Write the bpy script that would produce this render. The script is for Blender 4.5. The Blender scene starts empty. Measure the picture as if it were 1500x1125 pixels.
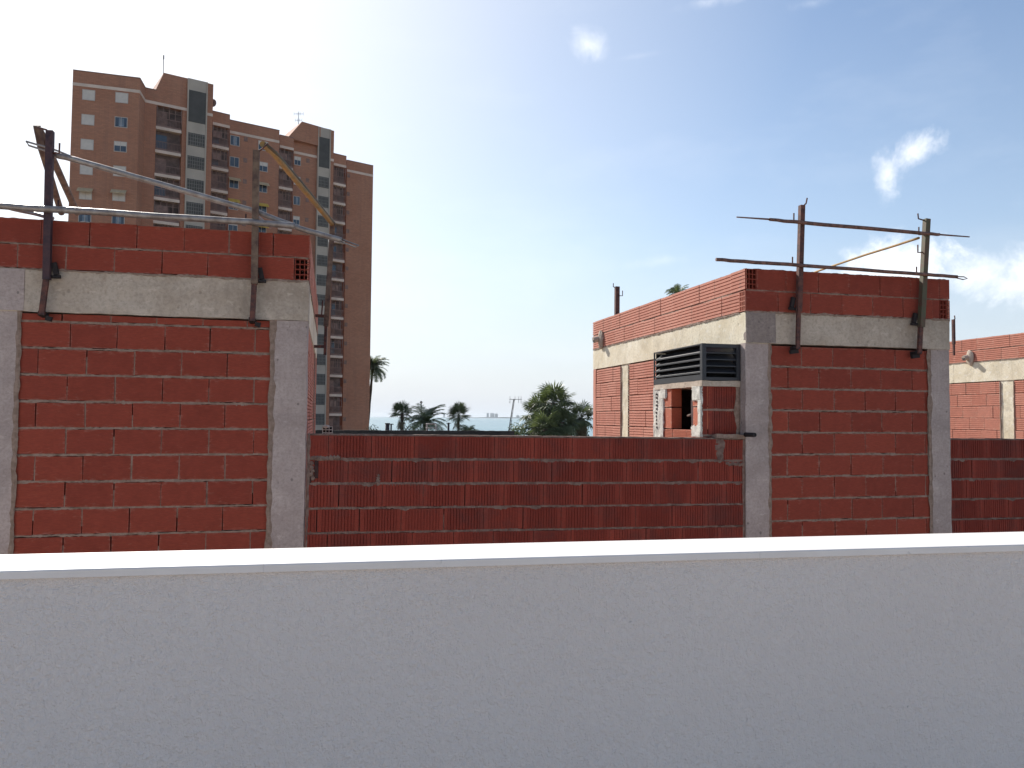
import bpy, math, random
from mathutils import Vector, Matrix, noise
random.seed(7)
S = bpy.context.scene
COL = S.collection
RND = random.Random(11)

# ------------------------------------------------------------------ camera calibration
F_PX = 1150.0
YAW = math.radians(13); PIT = math.atan(48.9/1150); ROLL = 0.0085
ZC = 9.0
C0 = Vector((0, 0, ZC))
F0 = Vector((math.sin(YAW), math.cos(YAW), 0)); R0 = Vector((math.cos(YAW), -math.sin(YAW), 0)); UP = Vector((0, 0, 1))
FW = F0*math.cos(PIT)+UP*math.sin(PIT); U0 = -F0*math.sin(PIT)+UP*math.cos(PIT)
RT = R0*math.cos(ROLL)+U0*math.sin(ROLL); UU = U0*math.cos(ROLL)-R0*math.sin(ROLL)
def ray(x, y): return FW+RT*((x-750)/F_PX)+UU*((562.5-y)/F_PX)
def on_y(x, y, Y):
    d = ray(x, y); return C0+d*(Y/d.y)
def on_x(x, y, X):
    d = ray(x, y); return C0+d*(X/d.x)
def on_z(x, y, Zv):
    d = ray(x, y); return C0+d*((Zv-ZC)/d.z)
def at_depth(x, y, D): return C0+ray(x, y)*D
def on_plane(x, y, p, n):
    d = ray(x, y); return C0+d*((p-C0).dot(n)/d.dot(n))

cam_d = bpy.data.cameras.new('camera'); cam = bpy.data.objects.new('camera', cam_d); COL.objects.link(cam)
cam_d.sensor_width = 36; cam_d.lens = 36*F_PX/1500; cam_d.clip_start = 0.05; cam_d.clip_end = 60000
m3 = Matrix((RT, UU, -FW)).transposed()
cam.matrix_world = Matrix.Translation(C0) @ m3.to_4x4()
S.camera = cam

# ------------------------------------------------------------------ node helpers
def new_mat(name):
    m = bpy.data.materials.new(name); m.use_nodes = True
    nt = m.node_tree; b = nt.nodes['Principled BSDF']
    return m, nt, b
def nd(nt, t, **kw):
    n = nt.nodes.new(t)
    for k, v in kw.items():
        if k.startswith('i_'):
            key = k[2:].replace('_', ' ')
            n.inputs[key].default_value = v
        else: setattr(n, k, v)
    return n
def lk(nt, a, b): nt.links.new(a, b)
def noise_n(nt, vec, scale, detail=4, rough=0.55, dist=0.0):
    n = nd(nt, 'ShaderNodeTexNoise'); n.inputs['Scale'].default_value = scale; n.inputs['Detail'].default_value = detail
    n.inputs['Roughness'].default_value = rough; n.inputs['Distortion'].default_value = dist
    if vec is not None: lk(nt, vec, n.inputs['Vector'])
    return n.outputs['Fac']
def ramp(nt, fac, stops):
    r = nd(nt, 'ShaderNodeValToRGB'); el = r.color_ramp.elements
    while len(el) < len(stops): el.new(0.5)
    for e, (p, c) in zip(el, stops):
        e.position = p; e.color = (c, c, c, 1) if isinstance(c, (int, float)) else (*c, 1)
    lk(nt, fac, r.inputs['Fac']); return r.outputs['Color']
def mixc(nt, fac, a, b, mode='MIX'):
    n = nd(nt, 'ShaderNodeMix', data_type='RGBA', blend_type=mode)
    for s, v in ((n.inputs[0], fac), (n.inputs[6], a), (n.inputs[7], b)):
        if isinstance(v, (int, float)): s.default_value = v
        elif isinstance(v, tuple): s.default_value = (*v, 1)
        else: lk(nt, v, s)
    return n.outputs[2]
def mth(nt, op, a, b=None, c=None, clamp=False):
    n = nd(nt, 'ShaderNodeMath', operation=op); n.use_clamp = clamp
    for i, v in enumerate((a, b, c)):
        if v is None: continue
        if isinstance(v, (int, float)): n.inputs[i].default_value = v
        else: lk(nt, v, n.inputs[i])
    return n.outputs[0]
def pos(nt): return nd(nt, 'ShaderNodeTexCoord').outputs['Object']
def scaled(nt, vec, s):
    n = nd(nt, 'ShaderNodeMapping'); n.inputs['Scale'].default_value = s; lk(nt, vec, n.inputs['Vector']); return n.outputs['Vector']
def bump(nt, b, h, strength, dist):
    n = nd(nt, 'ShaderNodeBump'); n.inputs['Strength'].default_value = strength; n.inputs['Distance'].default_value = dist
    lk(nt, h, n.inputs['Height']); lk(nt, n.outputs['Normal'], b.inputs['Normal'])

# ------------------------------------------------------------------ materials
def brick_mat(name, base, light, smear=0.5, smearcol=(0.36, 0.30, 0.27), dirt=0.0, dirtcol=(0.05, 0.03, 0.028)):
    m, nt, b = new_mat(name); p = pos(nt)
    att = nd(nt, 'ShaderNodeAttribute', attribute_name='tone')
    sep = nd(nt, 'ShaderNodeSeparateColor'); lk(nt, att.outputs['Color'], sep.inputs['Color'])
    mx_ = nd(nt, 'ShaderNodeMix', data_type='RGBA', clamp_factor=False); lk(nt, sep.outputs[0], mx_.inputs[0]); mx_.inputs[6].default_value = (*base, 1); mx_.inputs[7].default_value = (*light, 1); c = mx_.outputs[2]
    n1 = noise_n(nt, p, 9, 6, 0.6)
    c = mixc(nt, ramp(nt, n1, [(0.35, 0.0), (0.7, 0.45)]), c, tuple(min(1, x*1.45+0.01) for x in base))
    n0 = noise_n(nt, scaled(nt, p, (9, 9, 60)), 3, 5, 0.7)
    c = mixc(nt, ramp(nt, n0, [(0.42, 0.35), (0.62, 0.0)]), c, tuple(x*0.55 for x in base))
    uv = nd(nt, 'ShaderNodeUVMap', uv_map='brick'); su = nd(nt, 'ShaderNodeSeparateXYZ'); lk(nt, uv.outputs['UV'], su.inputs[0])
    ax = mth(nt, 'MULTIPLY', mth(nt, 'ABSOLUTE', mth(nt, 'SUBTRACT', su.outputs[0], 0.5)), 2.0)
    ay = mth(nt, 'MULTIPLY', mth(nt, 'ABSOLUTE', mth(nt, 'SUBTRACT', su.outputs[1], 0.5)), 2.0)
    e = mth(nt, 'MAXIMUM', mth(nt, 'POWER', ax, 12.0), mth(nt, 'POWER', ay, 6.0))
    ns = noise_n(nt, scaled(nt, p, (7, 7, 22)), 2.2, 6, 0.68)
    sm = mth(nt, 'ADD', mth(nt, 'MULTIPLY', e, 0.22), ns)
    smr = ramp(nt, sm, [(0.62, 0.0), (0.78, 1.0)])
    c = mixc(nt, mth(nt, 'MULTIPLY', smr, smear), c, smearcol)
    if dirt > 0:
        nd_ = noise_n(nt, p, 2.3, 6, 0.7)
        c = mixc(nt, mth(nt, 'MULTIPLY', ramp(nt, nd_, [(0.48, 0.0), (0.68, 1.0)]), dirt), c, dirtcol)
    lk(nt, c, b.inputs['Base Color']); b.inputs['Roughness'].default_value = 0.88
    h = mth(nt, 'ADD', noise_n(nt, p, 140, 4, 0.6), mth(nt, 'MULTIPLY', n1, 2.0))
    bump(nt, b, h, 0.35, 0.003)
    return m
def concrete_mat(name, base, dark, light, streak=0.5, hole=0.6, rust=0.0):
    m, nt, b = new_mat(name); p = pos(nt)
    n1 = noise_n(nt, p, 3.0, 7, 0.62, 0.4)
    c = mixc(nt, ramp(nt, n1, [(0.34, 0.0), (0.66, 1.0)]), dark, light)
    c = mixc(nt, 0.3, c, base)
    n2 = noise_n(nt, scaled(nt, p, (9, 9, 1.2)), 2.0, 6, 0.65)
    c = mixc(nt, mth(nt, 'MULTIPLY', ramp(nt, n2, [(0.5, 0.0), (0.72, 1.0)]), streak), c, dark)
    n4 = noise_n(nt, p, 45, 5, 0.7)
    c = mixc(nt, ramp(nt, n4, [(0.35, 0.45), (0.55, 0.0)]), c, tuple(x*0.5 for x in base))
    n6 = noise_n(nt, p, 1.1, 8, 0.7, 0.8)
    c = mixc(nt, ramp(nt, n6, [(0.52, 0.0), (0.66, 0.55)]), c, tuple(x*0.62 for x in dark))
    n7 = noise_n(nt, scaled(nt, p, (1, 1, 2.2)), 9, 6, 0.75)
    c = mixc(nt, ramp(nt, n7, [(0.56, 0.0), (0.68, 0.5)]), c, tuple(min(.8, x*1.25) for x in light))
    v = nd(nt, 'ShaderNodeTexVoronoi'); v.inputs['Scale'].default_value = 11; lk(nt, scaled(nt, p, (1, 1, 0.8)), v.inputs['Vector'])
    hm = ramp(nt, mth(nt, 'ADD', v.outputs['Distance'], mth(nt, 'MULTIPLY', n1, 0.22)), [(0.195, 1.0), (0.235, 0.0)])
    c = mixc(nt, mth(nt, 'MULTIPLY', hm, hole), c, tuple(x*0.35 for x in base))
    if rust > 0:
        n5 = noise_n(nt, scaled(nt, p, (3, 3, 1)), 1.4, 5, 0.6)
        c = mixc(nt, mth(nt, 'MULTIPLY', ramp(nt, n5, [(0.6, 0.0), (0.72, 1.0)]), rust), c, (0.26, 0.15, 0.07))
    lk(nt, c, b.inputs['Base Color']); b.inputs['Roughness'].default_value = 0.92
    h = mth(nt, 'ADD', mth(nt, 'MULTIPLY', n1, 3.0), mth(nt, 'SUBTRACT', n4, mth(nt, 'MULTIPLY', hm, 1.5)))
    bump(nt, b, h, 0.4, 0.003)
    return m
def simple_mat(name, col, rough=0.6, metal=0.0, var=0.25, scale=6.0, col2=None, bmp=0.0, bdist=0.003, detail=5):
    m, nt, b = new_mat(name); p = pos(nt)
    n1 = noise_n(nt, p, scale, detail, 0.62)
    c2 = col2 if col2 else tuple(x*(1-var) for x in col)
    lk(nt, mixc(nt, ramp(nt, n1, [(0.38, 0.0), (0.62, 1.0)]), col, c2), b.inputs['Base Color'])
    b.inputs['Roughness'].default_value = rough; b.inputs['Metallic'].default_value = metal
    if bmp: bump(nt, b, noise_n(nt, p, scale*6, 4), bmp, bdist)
    return m

M = {}
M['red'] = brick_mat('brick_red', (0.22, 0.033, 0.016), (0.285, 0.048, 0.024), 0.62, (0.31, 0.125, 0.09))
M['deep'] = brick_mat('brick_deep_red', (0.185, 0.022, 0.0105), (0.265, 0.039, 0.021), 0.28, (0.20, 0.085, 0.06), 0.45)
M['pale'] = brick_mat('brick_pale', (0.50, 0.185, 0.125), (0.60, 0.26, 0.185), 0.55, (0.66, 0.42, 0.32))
M['terra'] = brick_mat('brick_terracotta', (0.40, 0.10, 0.05), (0.48, 0.14, 0.075), 0.6, (0.62, 0.42, 0.32))
M['mortar'] = simple_mat('mortar', (0.30, 0.215, 0.17), 0.95, 0, 0.35, 22, (0.20, 0.135, 0.10), bmp=0.6)
M['mortar_brown'] = simple_mat('dirty_mortar', (0.225, 0.155, 0.125), 0.95, 0, 0.35, 14, (0.13, 0.075, 0.06), bmp=0.6)
M['gap_shade'] = simple_mat('gap_shade_dark', (0.05, 0.022, 0.019), 0.95, 0, 0.5, 20)  # near-black: shade of open gaps and brick holes put into the colour
M['mortar_white'] = simple_mat('lime_mortar', (0.70, 0.68, 0.61), 0.95, 0, 0.3, 14, bmp=0.8, bdist=0.008)
M['column'] = concrete_mat('column_concrete', (0.43, 0.345, 0.315), (0.33, 0.26, 0.235), (0.49, 0.405, 0.37), 0.35, 0.7)
M['beam'] = concrete_mat('beam_concrete', (0.50, 0.41, 0.325), (0.385, 0.305, 0.235), (0.56, 0.475, 0.39), 0.35, 0.35, 0.35)
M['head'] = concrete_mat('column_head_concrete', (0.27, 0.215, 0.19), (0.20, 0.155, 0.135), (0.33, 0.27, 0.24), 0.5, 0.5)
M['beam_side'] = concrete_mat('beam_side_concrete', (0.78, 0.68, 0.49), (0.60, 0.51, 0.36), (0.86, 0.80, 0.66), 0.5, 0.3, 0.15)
M['rust'] = simple_mat('rusty_steel', (0.16, 0.062, 0.044), 0.8, 0.15, 0.5, 22, (0.055, 0.030, 0.030), 0.5)
M['rust_dark'] = simple_mat('dark_rusty_steel', (0.085, 0.042, 0.045), 0.8, 0.1, 0.4, 22, (0.04, 0.026, 0.035), 0.5)
M['rust_rail'] = simple_mat('rusty_rail', (0.25, 0.125, 0.095), 0.6, 0.3, 0.5, 26, (0.11, 0.06, 0.05), 0.4)
M['galv'] = simple_mat('galvanised_tube', (0.34, 0.31, 0.29), 0.42, 0.35, 0.4, 14, (0.20, 0.165, 0.15), 0.3)
M['tan'] = simple_mat('weathered_tan_board', (0.20, 0.135, 0.09), 0.85, 0, 0.4, 14, (0.085, 0.05, 0.04), 0.5)
M['ochre'] = simple_mat('ochre_paint', (0.34, 0.19, 0.05), 0.7, 0, 0.4, 10, (0.22, 0.15, 0.06), 0.4)
M['green'] = simple_mat('green_paint_rusted', (0.085, 0.09, 0.05), 0.7, 0.1, 0.5, 18, (0.11, 0.06, 0.04), 0.4)
M['louver'] = simple_mat('louver_paint', (0.028, 0.029, 0.035), 0.45, 0.1, 0.15, 8)
M['inside_shade'] = simple_mat('louver_inner_shade', (0.008, 0.008, 0.010), 0.9, 0, 0.1, 8)  # near-black: darkness inside louver and pipe bore put into the colour
M['dark'] = simple_mat('clamp_and_hole_dark', (0.03, 0.022, 0.022), 0.8, 0.2, 0.4, 20)  # clamp steel; in spout mouths and hollow cells it stands in for shade
M['pvc'] = simple_mat('pale_pvc', (0.62, 0.60, 0.52), 0.5, 0, 0.2, 10)
M['board'] = simple_mat('pale_board', (0.34, 0.36, 0.33), 0.8, 0, 0.3, 12)
M['steel_dark'] = simple_mat('dark_mast', (0.06, 0.055, 0.06), 0.6, 0.4, 0.3, 10)

def render_mat():
    m, nt, b = new_mat('white_render'); p = pos(nt)
    n1 = noise_n(nt, p, 1.2, 6, 0.6)
    c = mixc(nt, ramp(nt, n1, [(0.3, 0.0), (0.7, 1.0)]), (0.83, 0.755, 0.70), (0.87, 0.80, 0.745))
    nspk = noise_n(nt, p, 26, 3, 0.5)
    c = mixc(nt, ramp(nt, nspk, [(0.77, 0.0), (0.80, 0.5)]), c, (0.35, 0.33, 0.32))
    lk(nt, c, b.inputs['Base Color']); b.inputs['Roughness'].default_value = 0.8
    a = noise_n(nt, scaled(nt, p, (1, 1, 0.75)), 62, 3, 0.5, 0.0)
    d = noise_n(nt, p, 190, 2, 0.5)
    bump(nt, b, mth(nt, 'ADD', a, mth(nt, 'MULTIPLY', d, 0.6)), 1.0, 0.013)
    return m
M['render'] = render_mat()
def coping_mat():
    m, nt, b = new_mat('coping_stone'); p = pos(nt)
    n1 = noise_n(nt, p, 5, 7, 0.65)
    c = mixc(nt, ramp(nt, n1, [(0.35, 0.0), (0.7, 1.0)]), (0.80, 0.745, 0.69), (0.86, 0.81, 0.755))
    n2 = noise_n(nt, p, 14, 6, 0.7)
    c = mixc(nt, ramp(nt, n2, [(0.64, 0.0), (0.72, 0.5)]), c, (0.45, 0.42, 0.38))
    lk(nt, c, b.inputs['Base Color']); b.inputs['Roughness'].default_value = 0.55
    bump(nt, b, n2, 0.2, 0.002)
    return m
M['coping'] = coping_mat()

# ------------------------------------------------------------------ mesh builder
class MB:
    def __init__(s): s.v = []; s.f = []; s.uv = []; s.tone = []; s.mi = []; s.sm = []
    def face(s, pts, uv=None, tone=(0.5, 0.5), mat=0, smooth=False):
        i = len(s.v); s.v.extend([tuple(p) for p in pts]); n = len(pts); s.f.append(tuple(range(i, i+n)))
        s.uv.append(uv if uv else [(0.5, 0.5)]*n); s.tone.append(tone); s.mi.append(mat); s.sm.append(smooth)
    def hexa(s, p, tone=(0.5, 0.5), mat=0, frontuv=True):
        # p: 8 points: 0-3 front (a0z0,a1z0,a1z1,a0z1), 4-7 back
        i = len(s.v); s.v.extend([tuple(q) for q in p])
        for k, q in enumerate(((0, 1, 2, 3), (5, 4, 7, 6), (4, 0, 3, 7), (1, 5, 6, 2), (3, 2, 6, 7), (4, 5, 1, 0))):
            s.f.append(tuple(i+j for j in q)); s.uv.append([(0, 0), (1, 0), (1, 1), (0, 1)] if k == 0 and frontuv else [(0.5, 0.5)]*4)
            s.tone.append(tone); s.mi.append(mat); s.sm.append(False)
    def box(s, x0, x1, y0, y1, z0, z1, mat=0, tone=(0.5, 0.5)):
        s.hexa([(x0, y0, z0), (x1, y0, z0), (x1, y0, z1), (x0, y0, z1), (x0, y1, z0), (x1, y1, z0), (x1, y1, z1), (x0, y1, z1)], tone, mat, False)
    def bar(s, a, b, w, h=None, mat=0, upv=Vector((0, 0, 1)), w2=None, h2=None):
        a = Vector(a); b = Vector(b); h = h or w; w2 = w2 if w2 is not None else w; h2 = h2 if h2 is not None else h
        d = (b-a).normalized(); u = d.cross(upv)
        if u.length < 1e-4: u = d.cross(Vector((1, 0, 0)))
        u.normalize(); v = u.cross(d).normalized()
        P = []
        for q, ww, hh in ((a, w, h), (b, w2, h2)):
            P += [q-u*ww/2-v*hh/2, q+u*ww/2-v*hh/2, q+u*ww/2+v*hh/2, q-u*ww/2+v*hh/2]
        s.hexa(P, (0.5, 0.5), mat, False)
    def tube(s, pts, r, n=8, mat=0, caps=True):
        pts = [Vector(p) for p in pts]; rs = r if isinstance(r, (list, tuple)) else [r]*len(pts)
        base = len(s.v); prev = None
        for i, p in enumerate(pts):
            d = (pts[min(i+1, len(pts)-1)]-pts[max(i-1, 0)]).normalized()
            u = prev - d*prev.dot(d) if prev is not None else d.cross(Vector((0.13, 0.3, 1)))
            if u.length < 1e-5: u = d.cross(Vector((1, 0, 0)))
            u.normalize(); prev = u; v = d.cross(u)
            for k in range(n):
                a = 2*math.pi*k/n; s.v.append(tuple(p+(u*math.cos(a)+v*math.sin(a))*rs[i]))
        def add(f, sm=True):
            s.f.append(f); s.uv.append([(0.5, 0.5)]*len(f)); s.tone.append((0.5, 0.5)); s.mi.append(mat); s.sm.append(sm)
        for i in range(len(pts)-1):
            for k in range(n):
                k2 = (k+1) % n
                add((base+i*n+k, base+i*n+k2, base+(i+1)*n+k2, base+(i+1)*n+k))
        if caps:
            add(tuple(base+k for k in range(n-1, -1, -1)), False); add(tuple(base+(len(pts)-1)*n+k for k in range(n)), False)
    def build(s, name, mats, parent=None):
        me = bpy.data.meshes.new(name); me.from_pydata(s.v, [], s.f)
        if not isinstance(mats, (list, tuple)): mats = [mats]
        for m in mats: me.materials.append(m)
        me.polygons.foreach_set('material_index', s.mi); me.polygons.foreach_set('use_smooth', s.sm)
        uvl = me.uv_layers.new(name='brick'); flat = []
        for u in s.uv:
            for q in u: flat += [q[0], q[1]]
        uvl.data.foreach_set('uv', flat)
        ca = me.color_attributes.new('tone', 'FLOAT_COLOR', 'CORNER'); fc = []
        for f, t in zip(s.f, s.tone): fc += [t[0], t[1], 0.0, 1.0]*len(f)
        ca.data.foreach_set('color', fc)
        me.update(); o = bpy.data.objects.new(name, me); COL.objects.link(o)
        if parent is not None: o.parent = parent; o.matrix_parent_inverse = Matrix.Identity(4)
        return o
class Local(MB):
    """mesh builder in scene coordinates, stored relative to the base of its thing"""
    def __init__(s, off): super().__init__(); s.off = Vector(off)
    def build(s, name, mats, parent=None):
        o = s.off; s.v = [(x-o.x, y-o.y, z-o.z) for x, y, z in s.v]
        return super().build(name, mats, parent)

def thing(name, label, cat, loc=(0, 0, 0), rot=(0, 0, 0), group=None):
    o = bpy.data.objects.new(name, None); COL.objects.link(o); o.location = loc; o.rotation_euler = rot
    o['label'] = label; o['category'] = cat
    if group: o['group'] = group
    o.empty_display_size = 0.3
    return o
def tag(o, label, cat, group=None):
    o['label'] = label; o['category'] = cat
    if group: o['group'] = group
    return o
def struct(o, kind='structure'): o['kind'] = kind; return o

# ------------------------------------------------------------------ masonry
class Wall:
    """plane of brickwork: origin o (z=0), horizontal axis u, outward normal n"""
    def __init__(s, mb, o, u, n): s.mb = mb; s.o = Vector(o); s.u = Vector(u); s.n = Vector(n)
    def P(s, a, z, d=0.0): q = s.o+s.u*a+s.n*d; return (q.x, q.y, z)
    def blk(s, a0, a1, z0, z1, d0, d1, tone=(0.5, 0.5), mat=0, uv=True, jit=0.0):
        r = RND; J = lambda: r.uniform(-jit, jit)
        f = [(a0+J(), z0+J()), (a1+J(), z0+J()), (a1+J(), z1+J()), (a0+J(), z1+J())]
        p = [s.P(a, z, d1) for a, z in f]+[s.P(a0, z0, d0), s.P(a1, z0, d0), s.P(a1, z1, d0), s.P(a0, z1, d0)]
        s.mb.hexa(p, tone, mat, uv)
    def brick(s, a0, a1, z0, z1, kind, th=0.11):
        r = RND; t = (min(1, max(0, r.gauss(0.5, 0.3))), r.random()); d = r.uniform(-0.003, 0.003)
        if r.random() < 0.10: t = (0.0 if r.random() < .6 else 1.3, t[1])
        if kind == 'flat': s.blk(a0, a1, z0, z1, -th, d, t, 0, True, 0.0025)
        elif kind == 'h':
            s.blk(a0+.001, a1-.001, z0, z1, -th, d-0.014, (0, 0), 0)
            n = 6; p = (z1-z0)/n
            for k in range(n):
                zz = z0+p*k; s.ridge(a0, a1, zz+p*0.15, zz+p*0.88, d, t, (z0, z1), (a0, a1))
        elif kind == 'v':
            s.blk(a0+.001, a1-.001, z0, z1, -th, d-(0.0075 if r.random() < .75 else 0.0045), t, 0)
            L = a1-a0; e = r.choice((0.028, 0.036, 0.042)) if L > 0.2 else 0.012
            s.ridge(a0, a0+e, z0, z1, d+0.001, (min(1.6, t[0]+0.45), 0), (z0, z1), (a0, a1))
            s.ridge(a1-e, a1, z0, z1, d, (min(1.6, t[0]+0.35), 0), (z0, z1), (a0, a1))
            n = max(1, round((L-2*e)/0.0245)); p = (L-2*e)/n
            for k in range(n):
                s.ridge(a0+e+p*(k+0.15), a0+e+p*(k+0.87), z0, z1, d, t, (z0, z1), (a0, a1))
        elif kind == 'holes':
            nc, nr = 3, 4; w = 0.0075; t = (0.0, 0)
            s.blk(a0, a1, z0, z1, -th, -0.07, (0, 0), 1, False)
            L = a1-a0; H = z1-z0; cw = (L-w*(nc+1))/nc; ch = (H-w*(nr+1))/nr
            for i in range(nc+1): s.blk(a0+i*(cw+w), a0+i*(cw+w)+w, z0, z1, -0.07, d, t, 0, False)
            for j in range(nr+1):
                for i in range(nc): s.blk(a0+w+i*(cw+w), a0+w+i*(cw+w)+cw, z0+j*(ch+w), z0+j*(ch+w)+w, -0.07, d-0.0005, t, 0, False)
    def ridge(s, a0, a1, z0, z1, d, t, zr, ar):
        i = len(s.mb.v)
        p = [s.P(a0, z0, d), s.P(a1, z0, d), s.P(a1, z1, d), s.P(a0, z1, d), s.P(a0, z0, d-.015), s.P(a1, z0, d-.015), s.P(a1, z1, d-.015), s.P(a0, z1, d-.015)]
        s.mb.hexa(p, t, 0, True)
        U = [((a-ar[0])/(ar[1]-ar[0]), (z-zr[0])/(zr[1]-zr[0])) for a, z in ((a0, z0), (a1, z0), (a1, z1), (a0, z1))]
        s.mb.uv[-6] = U
    def bed(s, a0, a1, zc, h, d=-0.003, mat=2, amp=0.008, step=0.02):
        n = max(2, int((a1-a0)/step)); r = RND
        lo = []; hi = []
        ph = r.random()*50
        for i in range(n+1):
            a = a0+(a1-a0)*i/n; w = noise.noise(Vector((a*9+ph, zc*7, 0)))
            dz0 = amp*(w+r.uniform(-.5, .5)); dz1 = amp*(noise.noise(Vector((a*9, zc*5, ph)))+r.uniform(-.5, .5))
            dd = d+r.uniform(-.002, .002)+0.003*w
            lo.append(s.P(a, zc-h/2-max(dz0, -h*.3), dd)); hi.append(s.P(a, zc+h/2+max(dz1, -h*.3), dd))
        for i in range(n):
            s.mb.face([lo[i], lo[i+1], hi[i+1], hi[i]], None, (r.random(), 0), mat)
            q = Vector(lo[i])-s.n*0.03; q2 = Vector(lo[i+1])-s.n*0.03; s.mb.face([q, q2, lo[i+1], lo[i]], None, (0.5, 0), mat)
            q = Vector(hi[i])-s.n*0.03; q2 = Vector(hi[i+1])-s.n*0.03; s.mb.face([hi[i], hi[i+1], q2, q], None, (0.5, 0), mat)
    def vjoint(s, ac, z0, z1, w, d=-0.004, mat=2):
        r = RND; n = 6; L = []; R_ = []
        for i in range(n+1):
            z = z0+(z1-z0)*i/n; dd = d+r.uniform(-.003, .001)
            L.append(s.P(ac-w/2-r.uniform(-.002, .003), z, dd)); R_.append(s.P(ac+w/2+r.uniform(-.002, .003), z, dd))
        for i in range(n): s.mb.face([L[i], R_[i], R_[i+1], L[i+1]], None, (r.random(), 0), mat)
    def rows(s, a0, a1, tops, kind, L=0.335, g=0.012, bedg=0.018, first=(None,), pv=0.55, top_bed=False, ends=None, th=0.11, gapv=0.008, skip=None, beds=True):
        """tops: list of z from top to bottom (bed centre lines); first: offsets of the first joint per row, cycled"""
        back_d = -0.028
        s.blk(a0, a1, tops[-1], tops[0]-0.004, -th+0.004, back_d, (0, 0), 1, False)
        for k in range(len(tops)-1):
            zt, zb = tops[k], tops[k+1]; z1 = zt-bedg/2; z0 = zb+bedg/2
            f = first[k % len(first)]; js = []
            a = a0+(f if f else L)
            while a < a1-0.03: js.append(a+RND.uniform(-.007, .007)); a += L
            edges = [a0]+js+[a1]
            for i in range(len(edges)-1):
                e0 = edges[i]+((gapv/2+(RND.choice((0, 0, 0, .004)) if kind == 'v' else 0)) if i else 0); e1 = edges[i+1]-(gapv/2 if i < len(edges)-2 else 0)
                if skip and skip(k, i): continue
                dz = RND.uniform(-.002, .002)
                s.brick(e0, e1, z0+dz, z1+dz, kind, th)
            for j in js:
                if RND.random() < pv:
                    full = RND.random() < 0.6; zz0 = z0; zz1 = z1
                    if not full:
                        if RND.random() < .5: zz0 = z0+(z1-z0)*RND.uniform(.2, .6)
                        else: zz1 = z1-(z1-z0)*RND.uniform(.2, .5)
                    s.vjoint(j, zz0, zz1, RND.uniform(.008, .017))
            if (k > 0 or top_bed) and beds: s.bed(a0, a1, zt, bedg)
            if k == len(tops)-2 and beds: s.bed(a0, a1, zb, bedg)

def rough_box(mb, x0, x1, y0, y1, z0, z1, mat=0, amp=0.004, step=0.06, seed=0.0):
    """box whose faces are subdivided and slightly uneven"""
    def g(a, b):
        n = max(1, min(60, int(round((b-a)/step)))); return [a+(b-a)*i/n for i in range(n+1)]
    X, Y, Zs = g(x0, x1), g(y0, y1), g(z0, z1)
    def dp(p):
        v = Vector(p); q = v*7+Vector((seed, seed*1.7, 0))
        return v+Vector((noise.noise(q), noise.noise(q+Vector((9, 3, 1))), noise.noise(q+Vector((2, 8, 5)))))*amp+\
            Vector((noise.noise(q*4), noise.noise(q*4+Vector((5, 5, 5))), noise.noise(q*4+Vector((1, 7, 3)))))*amp*0.5
    def grid(A, B, fn, flip):
        idx = {}
        for i, a in enumerate(A):
            for j, b in enumerate(B):
                idx[i, j] = len(mb.v); mb.v.append(tuple(dp(fn(a, b))))
        for i in range(len(A)-1):
            for j in range(len(B)-1):
                f = (idx[i, j], idx[i+1, j], idx[i+1, j+1], idx[i, j+1])
                mb.f.append(f[::-1] if flip else f); mb.uv.append([(0.5, 0.5)]*4); mb.tone.append((0.5, 0.5)); mb.mi.append(mat); mb.sm.append(False)
    grid(X, Zs, lambda a, b: (a, y0, b), False); grid(X, Zs, lambda a, b: (a, y1, b), True)
    grid(Y, Zs, lambda a, b: (x0, a, b), True); grid(Y, Zs, lambda a, b: (x1, a, b), False)
    grid(X, Y, lambda a, b: (a, b, z0), True); grid(X, Y, lambda a, b: (a, b, z1), False)

def smear(w, a, z0, z1, width, d=0.004, mat=0):
    """ragged vertical strip of mortar smeared where a panel meets a column"""
    r = RND; n = int((z1-z0)/0.03); L = []; R_ = []
    ph = r.random()*99
    for i in range(n+1):
        z = z0+(z1-z0)*i/n
        wl = width*(0.5+0.9*abs(noise.noise(Vector((z*6, ph, 0)))))+r.uniform(-.003, .003)
        wr = width*(0.4+1.1*abs(noise.noise(Vector((z*7, ph, 4)))))+r.uniform(-.003, .003)
        L.append((a-wl, z)); R_.append((a+wr, z))
    for i in range(n):
        w.mb.face([w.P(L[i][0], L[i][1], d-.003), w.P(a, L[i][1], d+.003), w.P(a, L[i+1][1], d+.003), w.P(L[i+1][0], L[i+1][1], d-.003)], None, (.5, 0), mat)
        w.mb.face([w.P(a, L[i][1], d+.003), w.P(R_[i][0], R_[i][1], d-.003), w.P(R_[i+1][0], R_[i+1][1], d-.003), w.P(a, L[i+1][1], d+.003)], None, (.5, 0), mat)
def blob(mb, c, r, sx=1, sy=1, sz=1, mat=0, n=7, amp=0.35):
    c = Vector(c); rings = []
    for i in range(n+1):
        th = math.pi*i/n; ring = []
        for k in range(n+2):
            ph = 2*math.pi*k/(n+2); v = Vector((math.sin(th)*math.cos(ph), math.sin(th)*math.sin(ph), math.cos(th)))
            rr = r*(1+amp*noise.noise(v*1.7+c*5)); ring.append(c+Vector((v.x*sx, v.y*sy, v.z*sz))*rr)
        rings.append(ring)
    for i in range(n):
        for k in range(n+2):
            k2 = (k+1) % (n+2); mb.face([rings[i+1][k], rings[i+1][k2], rings[i][k2], rings[i][k]], None, (.5, 0), mat, False)

BM = lambda key: [M[key], M['gap_shade'], M['mortar']]
DECK = 7.42

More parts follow.
